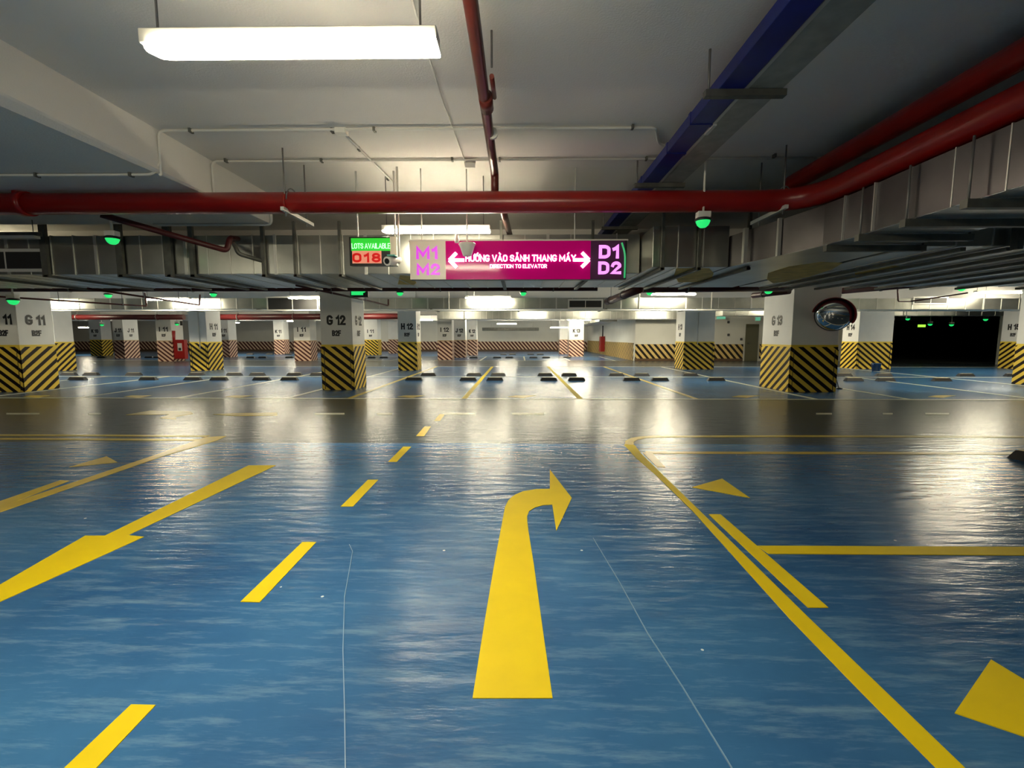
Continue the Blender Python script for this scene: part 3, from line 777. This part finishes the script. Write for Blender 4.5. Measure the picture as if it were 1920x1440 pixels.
# smoke detector in front of the sign
p = at(876, 467, 6.03)
sd = empty('smoke_detector', p, 'pale cone-shaped detector hanging in front of the magenta sign', 'detector')
MB().lathe((p[0], p[1], p[2] - .09), [(.045, 0), (.055, .01), (.10, .135), (.11, .15), (.10, .165), (.0, .17)], 24).build('body', M_plast, sd)
MB().tube([(p[0], p[1], p[2] + .08), (p[0], p[1], CZ)], .008, 8).build('stem', M_cond, sd)
p = (p[0] - .13, p[1], p[2] + .10)
MB().lathe(p, [(.03, -.02), (.03, .0), (.012, .09), (0, .1)], 12).build('side_nozzle', M_plast, sd)

# ---------------------------------------------------------------- pipes
def pipe(name, pts, r, m, label, cat='pipe', rb=.12, n=20, hang=()):
    if not hang:
        o = MB().tube(bend(pts, rb, 6), r, n).build(name, m); tag(o, label, cat); return o
    o = empty(name, pts[0], label, cat)
    MB().tube(bend(pts, rb, 6), r, n).build('run', m, o)
    a, c = Vector(pts[0]), Vector(pts[1])
    for t in hang:
        q = a.lerp(c, t); top = CZ
        for y0, y1, zb in BEAMS:
            if y0 < q.y < y1: top = zb
        MB().tube([q, (q.x, q.y, top)], .007, 6).build('hanger_rod', M_rod, o)
        MB().tube([q - (c - a).normalized() * .015, q + (c - a).normalized() * .015], r * 1.15 + .004, n).build('clamp', M_rod, o)
    return o
BEAMS = ((9.7, 10.5, 2.72), (19.3, 20.1, 2.85), (28.2, 29.0, 2.75), (36.5, 37.2, 2.7))
PY = 5.68; PZ = 1.605 + EYE
mp = empty('sprinkler_main', (0, PY, PZ), 'big glossy red pipe crossing the whole photo under the ceiling', 'pipe')
MB().tube(bend([(-13, PY, PZ), (3.45, PY, PZ), (3.45, -3, PZ)], .62, 10), .124, 28).build('run', M_red, mp)
def collar(u, r=.145, wd=.05, parent=mp):
    x = at(u, 376, PY)[0]; MB().tube([(x - wd / 2, PY, PZ), (x + wd / 2, PY, PZ)], r, 28).build('coupling', M_red, parent)
collar(541, .132, .03); collar(48, .142, .10)
x = at(38, 376, PY)[0]
MB().tube(bend([(x, PY, PZ + .1), (x, PY, PZ + .2), (x - .3, PY + .8, PZ + .2)], .1), .07, 14).build('branch', M_red, mp)
# trapeze hangers of the main
def trapeze(u1, u2, zt, label, ya=5.55, yb=6.2, parent=None):
    xa_ = at(u1, 390, 5.58)[0]
    root = empty('pipe_hanger', (xa_, 5.85, zt), label, 'hanger')
    MB().box(xa_ - .02, xa_ + .02, 5.5, 6.3, zt - .03, zt + .012).build('bar', M_zinc, root)
    for y in (5.58, 6.12):
        MB().tube([(xa_, y, zt - .08), (xa_, y, CZ)], .009, 8).build('rod', M_rod, root)
    MB().tube([(xa_ + .045, PY + .16 * math.cos(t), PZ + .16 * math.sin(t)) for t in [PI * k / 10 for k in range(11)]], .008, 6).build('u_bolt', M_rod, root)
    return root
trapeze(535, 0, 2.905, 'trapeze hanger with a pale bar under the red main, left of the lots display')
trapeze(1468, 0, 2.905, 'trapeze hanger with a pale bar under the red main, right of the green lamp')
# branch running along the lane overhead
zb_ = 1.95 + EYE
lb = empty('sprinkler_branch', (-.3, 3, zb_), 'thin glossy red-brown pipe running overhead towards the viewer above the main', 'pipe')
xn = at(882, 0, 1)[0] / (at(882, 0, 1)[2] - EYE) * 1.95
xf = at(930, 340, 1)[0] / (at(930, 340, 1)[2] - EYE) * 1.95
MB().tube(bend([(xn - .05, -2, zb_), (xn, 2.9, zb_), (xf, 5.7, zb_), (xf, PY, PZ + .1)], .15), .046, 18).build('run', M_rust, lb)
MB().tube([(xn + .01, 3.95, zb_), (xn + .01, 4.15, zb_)], .058, 18).build('coupling', M_rust, lb)
MB().tube([(xn + .03, 4.62, zb_), (xn + .03, 4.66, zb_)], .052, 18).build('ring', M_zinc, lb)
MB().tube([(xn + .085, 3.55, zb_ - .06), (xn + .085, 3.95, zb_ - .01)], .018, 10).build('clamp', M_rust, lb)
MB().tube([(xn + .085, 3.55, zb_), (xn + .085, 3.55, CZ)], .008, 8).build('rod', M_rod, lb)
pipe('sprinkler_branch', [at(942, 385, 6.0), at(946, 405, 6.2), at(958, 447, 8.4)], .045, M_rust, 'short red pipe dropping behind the main towards the duct, above the sign')
# right high pipe
xh = 1.9 * 1.79
pipe('sprinkler_riser_main', [(xh, 5.98, 3.3), (xh, -3, 3.3)], .10, M_red, 'red pipe running high along the right side towards the viewer')
# thin branch on the left below the main
pipe('sprinkler_branch', [at(188, 402, 5.98), at(425, 470, 6.95), at(431, 446, 7.0), at(446, 448, 7.3)], .040, M_red2, 'thin dark red pipe slanting down from the main at the left', rb=.06)
pipe('drain_pipe', [at(436, 452, 7.15), at(441, 462, 7.1), at(447, 476, 7.1), at(500, 492, 7.405)], .03, M_angle, 'thin dark bent pipe in front of the left duct', rb=.08)
# low pipes behind the duct
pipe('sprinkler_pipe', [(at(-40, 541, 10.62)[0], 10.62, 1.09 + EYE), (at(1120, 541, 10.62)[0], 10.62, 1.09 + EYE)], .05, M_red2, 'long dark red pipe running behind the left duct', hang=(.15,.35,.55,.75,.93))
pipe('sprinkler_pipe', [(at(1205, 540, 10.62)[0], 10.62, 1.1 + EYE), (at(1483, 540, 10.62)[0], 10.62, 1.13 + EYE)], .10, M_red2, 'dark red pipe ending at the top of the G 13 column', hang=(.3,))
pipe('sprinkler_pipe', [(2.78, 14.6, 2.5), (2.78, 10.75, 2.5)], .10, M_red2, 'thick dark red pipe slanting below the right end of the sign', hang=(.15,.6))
pipe('sprinkler_pipe', [(at(1412, 554, 12.2)[0], 12.2, at(1412, 554, 12.2)[2]), at(1480, 546, 11.2)], .07, M_red2, 'short dark red pipe stub left of the G 13 column top', hang=(.3,))
pipe('sprinkler_pipe', [at(1580, 545, 12.4), at(1735, 531, 10.7)], .085, M_red2, 'dark red pipe slanting to the right of the G 13 column', hang=(.5,))
pipe('sprinkler_pipe', [at(556, 535, 8.5), at(700, 566, 13.0), at(728, 573, 14.2), at(728, 561, 14.2)], .022, M_red2, 'thin pipe passing in front of the G 12 column top', rb=.05, hang=(.35,.85))
pipe('sprinkler_pipe', [at(-5, 556, 10.7), at(275, 574, 13.9), at(271, 549, 13.9)], .022, M_rust, 'thin reddish pipe passing in front of the G 11 column top', rb=.05, hang=(.35,.8))
pipe('sprinkler_pipe', [at(165, 541, 9.2), at(374, 572, 13.6), at(375, 552, 13.6)], .022, M_rust, 'thin pipe sloping below the duct above H 11', rb=.05, hang=(.4,.75))
pipe('sprinkler_pipe', [at(1683, 540, 12.0), at(1684, 565, 12.0), at(1708, 565, 12.1), at(1815, 549, 11.3)], .018, M_red2, 'thin pipe with a square bend above the dark hall', rb=.04, hang=(.02,))
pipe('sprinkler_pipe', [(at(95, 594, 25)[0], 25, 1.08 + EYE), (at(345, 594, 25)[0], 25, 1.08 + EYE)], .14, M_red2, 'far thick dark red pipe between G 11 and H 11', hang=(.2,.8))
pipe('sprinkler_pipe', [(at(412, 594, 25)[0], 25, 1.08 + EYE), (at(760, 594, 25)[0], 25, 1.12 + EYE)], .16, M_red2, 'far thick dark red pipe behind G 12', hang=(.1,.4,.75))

# ---------------------------------------------------------------- ducts
def duct(name, label, runs, seams=.36, kids=None):
    root = empty(name, (runs[0][0], runs[0][2], runs[0][4]), label, 'air duct')
    for (x0, x1, y0, y1, z0, z1, ax_) in runs:
        MB().box(x0, x1, y0, y1, z0, z1).build('casing', M_duct, root, bevel=.006)
        MB().box(x0 + .01, x1 - .01, y0 + .01, y1 - .01, z0 - .003, z0 + .01).build('underlit_skin', M_duct_underlit, root)  # thin skin carrying light reflected off the floor as paler colour
        e = .012
        if seams:
            n = int(((x1 - x0) if ax_ == 'x' else (y1 - y0)) / seams)
            for i in range(1, n):
                if ax_ == 'x':
                    c = x0 + (x1 - x0) * i / n; w2 = .006 if i % 4 else .022
                    MB().box(c - w2, c + w2, y0 - e, y1 + e, z0 - e, z1 + e).build('flange', M_seam, root)
                else:
                    c = y0 + (y1 - y0) * i / n; w2 = .006 if i % 3 else .018
                    MB().box(x0 - e, x1 + e, c - w2, c + w2, z0 - e, z1 + e).build('flange', M_seam, root)
    return root
ZB = 1.0 + EYE
d1 = duct('air_duct', 'wide galvanised duct crossing behind the red main on the left', [(-12.5, 1.9, 7.4, 9.45, ZB, 3.0, 'x')])
d2 = duct('air_duct', 'galvanised duct between the elevator sign and the curved elbow', [(1.92, 3.0, 6.75, 9.45, ZB, 2.97, 'x')])
# grilles
def grille(u0, u1, v0, v1, Y, root, sl=6):
    a = at(u0, v0, Y); c = at(u1, v1, Y); f = .05
    g = MB().box(a[0], c[0], Y - .02, Y, c[2], a[2]).build('grille', M_frame, root)
    MB().box(a[0] + f, c[0] - f, Y - .026, Y - .018, c[2] + f, a[2] - f).build('louvre', M_grille, g)
    b = MB(); m_ = (a[0] + c[0]) / 2
    b.box(m_ - .01, m_ + .01, Y - .032, Y - .018, c[2] + f, a[2] - f).build('mullion', M_frame, g)
grille(-60, 87, 467, 510, 7.385, d1)
# hanger frames with rails under the duct
def frame(u, Y, y1, root, w_=.05, top=3.0, zlow=ZB):
    x = at(u, 480, Y)[0]
    MB().box(x - w_ / 2, x + w_ / 2, Y - .07, Y - .02, zlow - .05, top + .2).build('hanger_strap', M_angle, root)
    MB().box(x - .03, x + .03, Y - .07, y1 + .02, zlow - .05, zlow - .015).build('hanger_rail', M_angle, root)
for u, w_ in ((90, .10), (230, .10), (320, .12), (364, .07), (497, .05), (556, .04)):
    frame(u, 7.4, 9.45, d1, w_)
for u in (-60, 640, 940, 1110): frame(u, 7.4, 9.45, d1, .04)
for u in (1240, 1308, 1400): frame(u, 6.75, 9.45, d2, .04)
# sealant stains
def stain(pts, root, Y=None, m=None):
    P = [fl(u, v, ZB - .004) for u, v in pts]
    b = MB(); b.prism(P, ZB - .006, ZB - .001); b.build('sealant_patch', m or M_patch, root)
stain([(1268, 503), (1330, 503), (1338, 512), (1334, 524), (1320, 529), (1272, 529), (1264, 516)], d2)
stain([(750, 516), (772, 518), (781, 530), (776, 534), (746, 533)], d1)
# longitudinal duct on the right with a swept elbow
d3 = empty('air_duct', (3.6, 3, ZB), 'big galvanised duct running along the right side with a curved elbow', 'air duct')
ZT = 2.83
outl = [(3.33, -3), (3.33, 4.0), (3.36, 4.7), (3.33, 5.2), (3.22, 5.8), (3.10, 6.3), (3.02, 6.75), (3.02, 9.45), (4.32, 9.45), (4.32, -3)]
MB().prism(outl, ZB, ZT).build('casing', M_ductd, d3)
MB().prism([(x + (.01 if x < 4 else -.01), y) for x, y in outl], ZB - .003, ZB + .01).build('underlit_skin', M_duct_underlit, d3)
for y in (-.4, .35, 1.1, 1.85, 2.6, 3.3, 3.7, 4.1, 4.5, 4.9):
    MB().box(3.325, 4.328, y - .004, y + .004, ZB - .006, ZT + .006).build('flange', M_seam, d3)
MB().box(3.0, 3.05, 6.3, 6.36, ZB - .01, ZT + .01).build('flange', M_seam, d3)
MB().box(3.17, 3.21, 5.8, 5.84, ZB - .01, ZT + .01).build('flange', M_seam, d3)
for y, xa_, xb_ in ((5.16, 3.33, 4.40), (4.62, 3.28, 4.38), (4.05, 3.25, 4.38), (3.48, 3.22, 4.38), (2.6, 3.22, 4.38), (1.6, 3.22, 4.38)):
    MB().box(xa_, xb_, y - .03, y + .03, ZB - .075, ZB - .012).build('hanger_bar', M_angle, d3)
    MB().tube([(xb_ - .02, y, ZB - .08), (xb_ - .02, y, CZ)], .010, 8).build('hanger_rod', M_rod, d3)
    MB().tube([(xa_ + .03, y, ZB - .08), (xa_ + .03, y, ZT)], .009, 8).build('hanger_rod', M_rod, d3)
stain([(1440, 512), (1478, 500), (1540, 491), (1580, 493), (1560, 505), (1500, 524), (1450, 531), (1438, 524)], d3)
# second cross duct on the right
d4 = duct('air_duct', 'low wide beige-lit duct crossing at the far right behind the long duct', [(4.42, 13.5, 5.25, 9.4, ZB, 2.78, 'x')], seams=.38)
stain([(1602, 510), (1672, 496), (1690, 501), (1606, 522)], d4)
for u in (1900,):
    x = at(u, 450, 5.2)[0]; MB().box(x - .03, x + .03, 5.12, 5.2, ZB - .06, CZ).build('hanger_strap', M_angle, d4)
for x in (4.9, 5.4, 6.0, 6.6, 7.2, 7.9, 8.8, 10.0):
    MB().box(x - .03, x + .03, 5.25, 9.5, ZB - .055, ZB - .015).build('hanger_rail', M_angle, d4)
    MB().box(x + .10, x + .13, 5.6, 9.3, ZB - .035, ZB - .012).build('hanger_rail', M_seam, d4)
# deeper ducts
d5 = duct('air_duct', 'pale galvanised duct crossing above the second row of bays', [(at(90, 575, 16)[0], at(1500, 575, 16)[0], 16.0, 17.4, ZB - .03, 2.74, 'x')], seams=.55)
d5b = duct('air_duct', 'pale duct crossing above the H 14 column and the dark hall', [(at(1585, 575, 16)[0], at(1990, 575, 16)[0], 16.2, 17.4, ZB - .05, 2.72, 'x')], seams=.6)
grille(500, 598, 556, 583, 15.98, d5); grille(1065, 1130, 561, 579, 15.98, d5); grille(1712, 1776, 556, 571, 16.18, d5b)
d6 = duct('air_duct', 'ribbed duct behind the pale duct in the middle', [(at(825, 590, 27)[0], at(1262, 590, 27)[0], 26.0, 27.0, ZB + .0, 2.85, 'x')], seams=.34)
d7 = duct('air_duct', 'far ribbed duct running away along the room wall', [(xa - 1.9, xa - .8, 28.5, 42, 2.35, 2.8, 'y')], seams=.8)
d8 = duct('air_duct', 'far duct over the hall opening and the olive door', [(at(1345, 590, 23)[0], at(1890, 590, 23)[0], 22.4, 23.3, 2.42, 2.80, 'x')], seams=.6)
d9 = duct('air_duct', 'far dark duct hanging in front of the back wall', [(at(905, 620, 40)[0], at(1010, 620, 40)[0], 39.5, 41, 1.95, 2.2, 'x')], seams=0)
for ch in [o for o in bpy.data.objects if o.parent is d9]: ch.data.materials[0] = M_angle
for rt, xs, Y, top in ((d5, (at(236, 570, 16)[0], at(842, 570, 16)[0], at(889, 570, 16)[0], at(1198, 570, 16)[0], at(1333, 570, 16)[0]), 15.95, CZ), (d6, (at(870, 590, 26)[0], at(1050, 590, 26)[0]), 25.95, CZ), (d8, (at(1500, 590, 22.3)[0], at(1700, 590, 22.3)[0]), 22.3, CZ), (d9, (at(920, 620, 39.4)[0], at(1000, 620, 39.4)[0]), 40, CZ)):
    for x in xs: MB().tube([(x, Y, ZB - .1 if rt is not d9 else 2.1), (x, Y, top)], .02, 6).build('hanger_rod', M_zinc, rt)
# rail under the pale duct
MB().box(at(90, 590, 15.9)[0], at(1500, 590, 15.9)[0], 15.86, 15.92, ZB - .10, ZB - .06).build('hanger_rail', M_zinc, d5)
for x in range(-12, 8, 3): MB().box(x - .03, x + .03, 15.86, 17.5, ZB - .06, ZB - .035).build('hanger_rail', M_angle, d5)
# support straps of d7
for y in (30, 36, 41): MB().tube([(xa - 1.3, y, 2.8), (xa - 1.3, y, CZ)], .02, 6).build('hanger_rod', M_zinc, d7)

# ---------------------------------------------------------------- cable trays along the lane
tr = empty('cable_tray', (1.65, 4, 3.3), 'blue painted tray running overhead along the lane', 'cable tray')
MB().box(1.54, 1.735, -2, 9.6, 3.30, 3.40).build('channel', M_blue, tr, bevel=.004)
for y in (4.35, 5.0, 6.0): MB().box(1.535, 1.738, y, y + .05, 3.292, 3.405).build('joint_plate', M_blue, tr)
for y in (3.79, 5.95, 8.2):
    MB().box(1.44, 2.06, y - .03, y + .03, 3.25, 3.298).build('support_bar', M_angle, tr)
    MB().tube([(1.47, y, 3.25), (1.47, y, CZ)], .010, 8).build('rod', M_rod, tr)
tg = empty('cable_tray', (1.9, 4, 3.3), 'grey steel tray beside the blue one', 'cable tray')
b = MB(); b.box(1.77, 2.02, -2, 9.6, 3.302, 3.312); b.box(1.755, 1.77, -2, 9.6, 3.300, 3.40); b.box(2.02, 2.028, -2, 9.6, 3.302, 3.39)
b.build('channel', M_silver, tg)
MB().box(1.738, 1.765, -2, 9.6, 3.298, 3.306).build('lip', M_seam, tg)
MB().box(1.745, 1.775, 4.35, 4.55, 3.285, 3.30).build('cover_clip', M_zinc, tg)

# ---------------------------------------------------------------- conduits and boxes on the ceiling
def zc_at(u, v, z=CZ - .02):
    x, y = fl(u, v, z); return (x, y, z)
def conduit(pts, label, r=.014, rb=.06, clips=()):
    root = empty('conduit', pts[0], label, 'conduit', 'white conduits on the ceiling')
    MB().tube(bend(pts, rb), r, 10).build('run', M_cond, root)
    for c in clips:
        c = Vector(c); MB().box(c.x - .012, c.x + .012, c.y - .03, c.y + .03, c.z - .022, c.z + .018).build('clip', M_angle, root)
    return root
y1c = zc_at(640, 243)[1]; y2c = zc_at(880, 300)[1]
zq = CZ - .02
e1 = zc_at(1228, 241); 
conduit([(xb - .0, y1c, zl - .02), (xb + .02, y1c, zl - .02), (xb + .02, y1c, zq), (at(640, 243, y1c)[0], y1c, zq), (e1[0], y1c, zq), zc_at(1235, 270), zc_at(1268, 281)],
        'white conduit crossing the ceiling nearest the viewer', rb=.07, clips=(zc_at(358, 245), zc_at(623, 245), zc_at(702, 243), zc_at(1186, 238)))
conduit([(xb + .02, y2c, zl - .02), (xb + .02, y2c, zq), (at(1800, 290, y2c)[0], y2c, zq)], 'white conduit crossing the ceiling just before the red main', rb=.07,
        clips=(zc_at(424, 301), zc_at(603, 301), zc_at(848, 299), zc_at(937, 299), zc_at(1212, 297), zc_at(1452, 292)))
p = zc_at(640, 245); q = zc_at(740, 345)
conduit([p, q, (q[0], q[1], 3.3)], 'slanting white conduit from the ceiling box down to the lots display', rb=.04, clips=(zc_at(673, 279), zc_at(727, 335)))
jb = MB().box(p[0] - .06, p[0] + .06, p[1] - .05, p[1] + .05, CZ - .06, CZ - .001).build('junction_box', M_plast, bevel=.008); tag(jb, 'square white ceiling box where the slanting conduit starts', 'junction box')
conduit([zc_at(760, -40), zc_at(830, 190), zc_at(872, 303)], 'thin wire running along the ceiling to the round box', r=.007)
p = zc_at(881, 306)
rb_ = empty('junction_box', p, 'round pale box on the ceiling above the elevator sign', 'junction box')
MB().lathe((p[0], p[1], CZ - .075), [(.05, 0), (.065, .02), (.075, .073)], 20).build('body', M_plast, rb_)
MB().box(p[0] - .05, p[0] + .07, p[1] - .08, p[1] - .03, CZ - .10, CZ - .05).build('terminal', M_frame, rb_)
p = fl(150, 328, zl - .02)
conduit([(-12, p[1], zl - .02), (xb - .06, p[1], zl - .02), (xb + .02, p[1] - .0, zl + .1)], 'white conduit under the lowered slab at the left', clips=((at(70, 333, p[1])[0], p[1], zl - .02), (at(246, 328, p[1])[0], p[1], zl - .02)))
conduit([(at(290, 429, ye)[0], ye - .02, zl - .02), (xb + .03, ye - .02, zl - .02), (xb + .03, ye - .02, CZ - .3)], 'white conduit along the far edge of the lowered slab', r=.02, rb=.09)
# conduits down two columns
for u, Y, lb in ((373, fl(375, 695)[1] - .02, 'thin conduit down the front of the H 11 column'), (1309, fl(1309, 692.5)[1] - .02, 'white conduit down the front of the H 13 column')):
    x = at(u, 620, Y)[0]
    conduit([(x, Y, 1.1 if u > 1000 else .9), (x, Y, 2.45)], lb, r=.02)

# extra hanging rods seen against the ceiling
# far batten of dark luminaires at the far left
p0 = at(-30, 440, 7.0); p1_ = at(75, 440, 7.0)
dl = empty('unlit_lamp', p0, 'unlit dark batten lamp at the left edge above the duct grille', 'ceiling lamp')
MB().box(p0[0], p1_[0], 6.96, 7.04, p0[2] - .02, p0[2] + .03).build('housing', M_angle, dl)
MB().box(p0[0], p1_[0] - .05, 6.95, 7.05, p0[2] - .06, p0[2] - .02).build('diffuser', M_plast, dl)
for x in (p0[0] + .1, p1_[0] - .1): MB().tube([(x, 7, p0[2] + .02), (x, 7, zl if x < xb else CZ)], .006, 6).build('hanging_rod', M_rod, dl)

# ---------------------------------------------------------------- convex mirror on G 13
YM = fl(1520, 735)[1]
pc = Vector(at(1563, 590, YM - .38))
mr = empty('traffic_mirror', pc, 'round convex mirror with a red hood on the G 13 column', 'mirror')
nrm = Vector((-.52, -.80, -.22)).normalized()
Z_ = nrm; X_ = Vector((0, 0, 1)).cross(Z_).normalized(); Y_ = Z_.cross(X_)
R3 = Matrix((X_, Y_, Z_)).transposed()
R_ = .385
MB().lathe(pc, [(R_, 0)] + [(R_ * math.cos(t), .17 * math.sin(t)) for t in [PI / 2 * k / 12 for k in range(1, 12)]] + [(0, .17)], 48, R3).build('mirror_face', M_mirror, mr, recalc=True)
MB().tube([pc + R3 @ Vector((R_ * math.cos(t), R_ * math.sin(t), 0)) for t in [2 * PI * k / 40 for k in range(41)]], .018, 8, caps=False).build('rim', M_dark, mr)
b = MB(); n = 26; r0 = []; r1 = []
for k in range(n + 1):
    t = math.radians(-30 + 200 * k / n); s = max(0.0, math.sin(PI * k / n)) ** .5
    e_ = R3 @ Vector((math.cos(t), math.sin(t), 0))
    r0.append(b.bm.verts.new(pc + e_ * (R_ + .02) - R3 @ Vector((0, 0, .02))))
    r1.append(b.bm.verts.new(pc + e_ * (R_ + .07) + R3 @ Vector((0, 0, .24 * s))))
for k in range(n): b.bm.faces.new((r0[k], r0[k + 1], r1[k + 1], r1[k])).smooth = True
ho = b.build('hood', M_hood, mr); so = ho.modifiers.new('t', 'SOLIDIFY'); so.thickness = .012
MB().lathe(pc - R3 @ Vector((0, 0, .10)), [(.12, 0), (R_, .09), (R_, .10)], 32, R3).build('backing', M_hood, mr)
MB().tube([pc - nrm * .08, Vector((pc.x + .10, YM - .02, pc.z - .02))], .022, 10).build('bracket', M_angle, mr)

# blue bucket, small stand
x, y = fl(1642, 696)
bk = empty('bucket', (x, y, 0), 'blue bucket on the floor in front of the H 14 column', 'bucket')
MB().lathe((x, y, 0), [(.13, 0), (.165, .30), (.175, .30), (.175, .33), (.155, .33), (.15, .28)], 20).build('body', M_bucket, bk)
MB().tube([(x + .17 * math.cos(t), y - .04, .31 - .10 * math.sin(t)) for t in [PI * k / 10 for k in range(11)]], .008, 6).build('handle', M_zinc, bk)
x, y = fl(1574, 729)
st = empty('cable_stand', (x, y, 0), 'small dark foot with a thin leaning rod beside the G 13 column base', 'stand')
MB().lathe((x, y, 0), [(.07, 0), (.075, .015), (.04, .03), (0, .035)], 14).build('foot', M_dark, st)
MB().tube([(x - .02, y, .02), (x - .12, y + .02, .34)], .012, 8).build('rod', M_rod, st)
# wall fittings beside the olive door
for u, v, lb in ((1366, 604, 'small black wall box high beside the olive door, under the pale green sign'), (1366, 628, 'small black wall switch left of the olive door, middle height'), (1390, 636, 'small black wall switch closest to the olive door')):
    p = at(u, v, YR - .03)
    bx = empty('wall_switch', p, lb, 'switch')
    MB().box(p[0] - .06, p[0] + .06, YR - .05, YR - .0005, p[2] - .07, p[2] + .07).build('housing', M_dark, bx, bevel=.008)
    MB().box(p[0] - .02, p[0] + .02, YR - .058, YR - .05, p[2] - .03, p[2] + .03).build('rocker', M_rod, bx)
